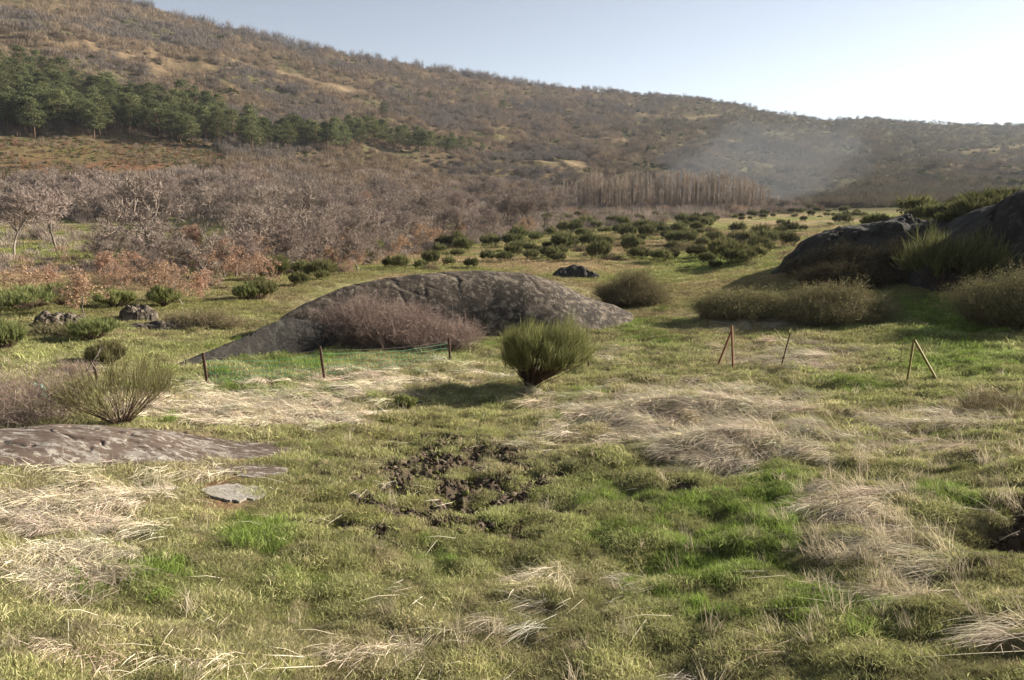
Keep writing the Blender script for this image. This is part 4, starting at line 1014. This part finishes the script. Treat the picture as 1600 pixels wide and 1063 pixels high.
for px, py in spots:
    loc, r = at(px, py); s = random.uniform(.55, 1.25) * (.85 if py < 350 else 1 if py < 412 else .6)
    lab, gr = (('small far broom bush in the dense line in front of the poplars', 'brooms in the line before the poplars') if py < 348 and px < 1200 else ('dark green broom bush on the far slope right of the poplars', 'brooms on the slope right of the poplars') if py < 361 and px > 1170 else
               ('green broom bush of the dense clump on the grass left of the dark outcrop', 'brooms in the clump left of the outcrop') if px > 1030 and py > 360 else ('green broom bush on the slope straight above the right half of the dome', 'brooms above the right half of the dome') if px > 860 else
               ('green broom bush between the wood and the top of the dome', 'brooms between wood and dome'))
    if random.random() < .22:
        single('brown_shrub', 'low leafless brown shrub among the green brooms of the slope', 'bush', 'brown shrubs among the brooms', random.choice(fbr), loc, random.uniform(0, 6.28), (s * random.uniform(.9, 1.5), s, s * .8)); continue
    single('broom_bush', lab, 'bush', gr, random.choice(fb), loc, random.uniform(0, 6.28), (s * random.uniform(.9, 1.35), s * 1.1, s * random.uniform(.9, 1.25)))
# bushes over the knoll behind the right rocks
for k in range(46):
    px = random.uniform(1345, 1640); py = random.uniform(300, 372)
    loc, r = at(px, py)
    if r > 140: continue
    s = random.uniform(.7, 1.3)
    single('broom_bush', 'dark green broom on the knoll behind the right hand rocks', 'bush', 'broom bushes covering the knoll behind the rocks', random.choice(fb), loc, random.uniform(0, 6.28), (s * 1.2, s * 1.2, s * .8))

# ------------------------------------------------------------------ brambles and bare thickets
def thicket(label, px, py, w, h, depth, seed, n, cw, leaf, ls, mc, ml, rz=0, prof=None, tw=4, name='bramble_thicket'):
    loc, r = at(px, py)
    a = px2m(w, r) / 2
    c, l = bramble(n, a, depth, px2m(h, r), seed, cw, leaf, ls, tw, prof)
    root = bpy.data.objects.new(name, None); COL.objects.link(root); tag(root, label, 'thicket'); root.location = loc; root.rotation_euler = (0, 0, rz)
    obj('canes', c.mesh('canes', mc), root)
    if leaf: obj('leaves', l.mesh('leaves', ml), root)
    return root
thicket('leafless pinkish brown bramble thicket leaning against the front of the dome', 625, 540, 240, 84, 1.4, 1, 4200, .013, 0, 0, M_bramble, None, .06, ([-1, -.75, -.4, 0, .4, 1], [1.35, 1.15, 1.0, .8, .62, .5]), 6)
thicket('round dark brown bramble just right of the dome', 985, 474, 92, 50, 1.5, 2, 2600, .018, 1, .04, M_brambledark, M_brleaf, 0, None, 5)
thicket('left half of the broad olive brown bramble behind the rusty brace', 1165, 500, 150, 46, 1.6, 3, 2800, .016, 8, .032, M_brambledark, M_brleaf, .05, None, 4)
thicket('right half of the broad olive brown bramble, taller and rounder', 1300, 503, 142, 52, 1.6, 4, 2900, .016, 8, .032, M_brambledark, M_brleaf, 0, None, 4)
thicket('olive brown bramble cut by the right edge of the photo', 1618, 508, 175, 72, 1.8, 5, 3200, .015, 8, .032, M_brambledark, M_brleaf, 0, None, 4)
thicket('thin reddish leafless shrub at the left edge with the green scrap in it', 10, 655, 190, 80, .9, 6, 900, .006, 0, 0, M_bramble, None, 0, None, 4, 'bare_shrub')
thicket('small bare reddish shrub left of the leaning fence post', 118, 588, 60, 26, .5, 7, 500, .007, 0, 0, M_bramble, None, 0, None, 4, 'bare_shrub')
thicket('low brown thicket beside the split boulder', 315, 512, 130, 26, .9, 8, 1500, .014, 0, 0, M_brambledark, None, 0, None, 4)
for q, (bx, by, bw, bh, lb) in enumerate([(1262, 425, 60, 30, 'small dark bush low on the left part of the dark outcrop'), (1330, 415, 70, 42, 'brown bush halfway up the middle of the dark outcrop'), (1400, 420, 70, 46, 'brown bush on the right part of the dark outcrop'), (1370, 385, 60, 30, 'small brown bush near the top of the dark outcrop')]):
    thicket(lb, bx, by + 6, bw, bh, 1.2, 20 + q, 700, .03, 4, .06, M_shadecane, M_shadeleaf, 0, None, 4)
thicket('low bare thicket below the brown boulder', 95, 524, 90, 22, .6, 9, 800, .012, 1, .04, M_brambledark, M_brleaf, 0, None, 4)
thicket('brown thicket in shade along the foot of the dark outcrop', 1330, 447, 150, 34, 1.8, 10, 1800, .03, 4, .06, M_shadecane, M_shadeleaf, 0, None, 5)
thicket('dry brown shrub on the meadow below the olive brace', 1560, 640, 120, 28, .6, 13, 500, .006, 0, 0, M_brambledark, None, 0, None, 3, 'bare_shrub')

# ------------------------------------------------------------------ fence and iron posts
def bar(mb, p0, p1, r, k=4): mb.frusta([p0], [p1], r, r, k)
def post_pts(bx, by, tx, ty):
    (x, y, z), r = at(bx, by)
    # top point lies at the same depth as the foot
    dx, dy, dz = ray(tx, ty); k = y / dy
    return np.array([x, y, z - .15]), np.array([dx * k, y, CZ + dz * k])
def angle_post(mat_r=.022):
    pass
fence = bpy.data.objects.new('wire_fence', None); COL.objects.link(fence)
tag(fence, 'sagging green wire netting fence on thin dark iron posts in front of the dome', 'fence')
fp = [post_pts(152, 594, 145, 566), post_pts(324, 601, 316, 552), post_pts(507, 592, 499, 541), post_pts(703, 562, 701, 529), post_pts(920, 573, 917, 514)]
fence.location = tuple(fp[2][0])
base = fp[2][0]
for p0, p1 in fp:
    m = MB(); d = unit(p1 - p0)
    # an L shaped angle iron: two thin flanges, with a small cap
    for off in ((.0, .0), (.018, .014)):
        bar(m, p0 - base + [off[0], off[1], 0], p1 - base + [off[0], off[1], 0], .028, 4)
    bar(m, p1 - base - d * .04, p1 - base + d * .01, .028, 4)
    obj('post', m.mesh('post', M_dark_iron), fence)
net = MB()
P0s, P1s = [], []
for (a0, a1), (b0, b1) in [(fp[1], fp[2]), (fp[2], fp[3])]:
    cnt = 26
    for i in range(cnt + 1):
        t = i / cnt; lo_ = a0 + (b0 - a0) * t; hi_ = a1 + (b1 - a1) * t
        lo_ = np.array([lo_[0], lo_[1], float(H(lo_[0], lo_[1])) + .02]); sag = .12 * math.sin(math.pi * t)
        hi_ = lo_ + (hi_ - lo_) * .78; hi_[2] -= sag
        if i: 
            for q in (0, .25, .5, .75, 1.0): P0s.append(pl + (ph - pl) * q); P1s.append(lo_ + (hi_ - lo_) * q)
        P0s.append(lo_); P1s.append(hi_); pl, ph = lo_, hi_
W = MB()
for (a0, a1), (b0, b1) in zip(fp[:-1], fp[1:]):
    for q in (.45, .9):
        A = a0 + (a1 - a0) * q; B = b0 + (b1 - b0) * q; ts = np.linspace(0, 1, 9)[:, None]; L = A + (B - A) * ts; L[:, 2] -= .10 * np.sin(np.pi * ts[:, 0])
        W.frusta(L[:-1] - base, L[1:] - base, .004, .004, 3)
net.frusta(np.array(P0s) - base, np.array(P1s) - base, .006, .006, 3)
obj('wire', W.mesh('wire', M_wire), fence)
obj('netting', net.mesh('netting', M_net), fence)
def brace(name, label, pts, mat, rad):
    root = bpy.data.objects.new(name, None); COL.objects.link(root); tag(root, label, 'post')
    b = pts[0][0].copy(); root.location = tuple(b)
    for p0, p1 in pts:
        m = MB(); d = unit(p1 - p0)
        bar(m, p0 - b, p1 - b, rad, 4); bar(m, p0 - b + [rad * 1.2, rad, 0], p1 - b + [rad * 1.2, rad, 0], rad * .6, 4)
        obj('leg', m.mesh('leg', mat), root)
    m = MB(); t = pts[0][1]; bar(m, t - b + [-.04, 0, -.03], t - b + [.05, .0, .02], .018, 5); bar(m, t - b + [0, -.03, 0], t - b + [0, .03, 0], .012, 5)
    obj('bolt_plate', m.mesh('bolt_plate', mat), root)
    return root
brace('fence_brace', 'rusty red brown A shaped iron fence brace', [post_pts(1119, 572, 1143, 517), post_pts(1146, 577, 1143, 509)], M_rust_iron, .032)
brace('fence_brace', 'olive A shaped iron fence brace on the green meadow', [post_pts(1417, 597, 1428, 531), post_pts(1467, 596, 1429, 532)], M_olive_iron, .03)
def lone(label, b, t, mat, rad):
    p0, p1 = post_pts(*b, *t); m = MB(); bar(m, [0, 0, 0], p1 - p0, rad, 4); bar(m, [rad, rad, 0], p1 - p0 + [rad, rad, 0], rad * .6, 4); bar(m, (p1 - p0) * .35 + [-.05, 0, 0], (p1 - p0) * .35 + [.05, 0, 0], rad * .7, 4)
    o = obj('iron_post', m.mesh('iron_post', mat), None, tuple(p0)); tag(o, label, 'post')
lone('thin dark leaning iron post between the two braces', (1219, 575), (1235, 520), M_dark_iron, .022)
lone('very thin olive iron rod just left of the olive brace', (1406, 572), (1411, 532), M_olive_iron, .012)
# bare branch lying over the fence at left, and the green scrap
def branch():
    p0, p1 = post_pts(90, 642, 150, 555); m = MB(); n = 9; P = [p0 + (p1 - p0) * i / n + rng.normal(size=3) * .03 for i in range(n + 1)]
    P = np.array(P) - p0; m.frusta(P[:-1], P[1:], np.linspace(.03, .01, n), np.linspace(.028, .008, n), 5)
    for i in range(2, n + 1):
        for k in range(3): e = P[i] + rng.normal(size=3) * .18 + [0, 0, .1]; m.frusta([P[i]], [e], .007, .003, 3)
    o = obj('dead_branch', m.mesh('dead_branch', M_trunk), None, tuple(p0)); tag(o, 'pale dead branch leaning up to the leftmost fence post', 'branch')
branch()
def scrap():
    (x, y, z), r = at(70, 640); dx, dy, dz = ray(63, 611); k = y / dy; c = np.array([dx * k, y, CZ + dz * k])
    n = 14; u, v = np.meshgrid(np.linspace(-1, 1, n), np.linspace(-1, 1, n), indexing='ij')
    V = np.stack([u * .10 + .02 * np.sin(v * 4), .05 * np.sin(u * 3 + v * 2) + .03 * fbm(u * 2, v * 2, 2, 5), v * .13 * (1 - .3 * u) + .02 * np.sin(u * 5)], -1).reshape(-1, 3)
    V2 = V + np.array([0, .004, 0]); i = np.arange(n * n).reshape(n, n)
    F = np.stack([i[:-1, :-1], i[1:, :-1], i[1:, 1:], i[:-1, 1:]], -1).reshape(-1, 4)
    me = mesh_from('scrap', np.concatenate([V, V2]), np.concatenate([F, F[:, ::-1] + n * n]), M_plastic, smooth=True)
    o = obj('plastic_scrap', me, None, tuple(c)); tag(o, 'crumpled scrap of green plastic caught in the twigs at left', 'plastic scrap')
scrap()

# ------------------------------------------------------------------ air: haze and a thin smoke over the valley
def vol(name, colr, dens, aniso):
    m, n, out = new_mat(name); v = N_(n, 'ShaderNodeVolumePrincipled'); v.inputs['Color'].default_value = (*colr, 1); v.inputs['Density'].default_value = dens; v.inputs['Anisotropy'].default_value = aniso
    n.links.new(v.outputs[0], out.inputs['Volume']); return m
def haze():
    s = 3200; lo_, hi_ = -60, 420
    V = [(x, y, z) for x in (-s, s) for y in (-s, s) for z in (lo_, hi_)]
    F = [(0, 1, 3, 2), (4, 6, 7, 5), (0, 4, 5, 1), (2, 3, 7, 6), (0, 2, 6, 4), (1, 5, 7, 3)]
    o = obj('haze', mesh_from('haze', V, np.array(F), vol('haze', (.75, .84, 1.0), .00008, .2))); tag(o, 'thin pale air haze over the valley', 'haze', kind='stuff')
haze()

def smoke():
    m = vol('smoke', (.80, .88, 1.0), .003, .1)
    r = 300; V = []; F = []; k = 0
    # a drifting plume: one closed lumpy sheet of thin smoke, thinner towards its rim
    px, py = 1190, 262; a, sl_ = az_slope(px, py); c = np.array([r * math.sin(a), r * math.cos(a), CZ + sl_ * r])
    nu, nv = 40, 64; u = np.linspace(0, np.pi, nu); v = np.linspace(0, 2 * np.pi, nv, endpoint=False)
    U, Vv = np.meshgrid(u, v, indexing='ij')
    x = np.sin(U) * np.cos(Vv); z = np.cos(U); y = np.sin(U) * np.sin(Vv)
    k = 1 + .28 * fbm(x * 1.6 + 3, z * 1.6 + y, 3, 71)
    P = np.stack([x * 42 * k + z * 8, y * 18 * k, z * 19 * k], -1).reshape(-1, 3)
    i = np.arange(nu * nv).reshape(nu, nv); j = np.roll(i, -1, 1)
    F = np.stack([i[:-1], i[1:], j[1:], j[:-1]], -1).reshape(-1, 4)
    o = obj('smoke', mesh_from('smoke', P, F, m), None, tuple(c)); tag(o, 'thin bluish smoke drifting over the valley right of the poplars', 'smoke', kind='stuff')
smoke()
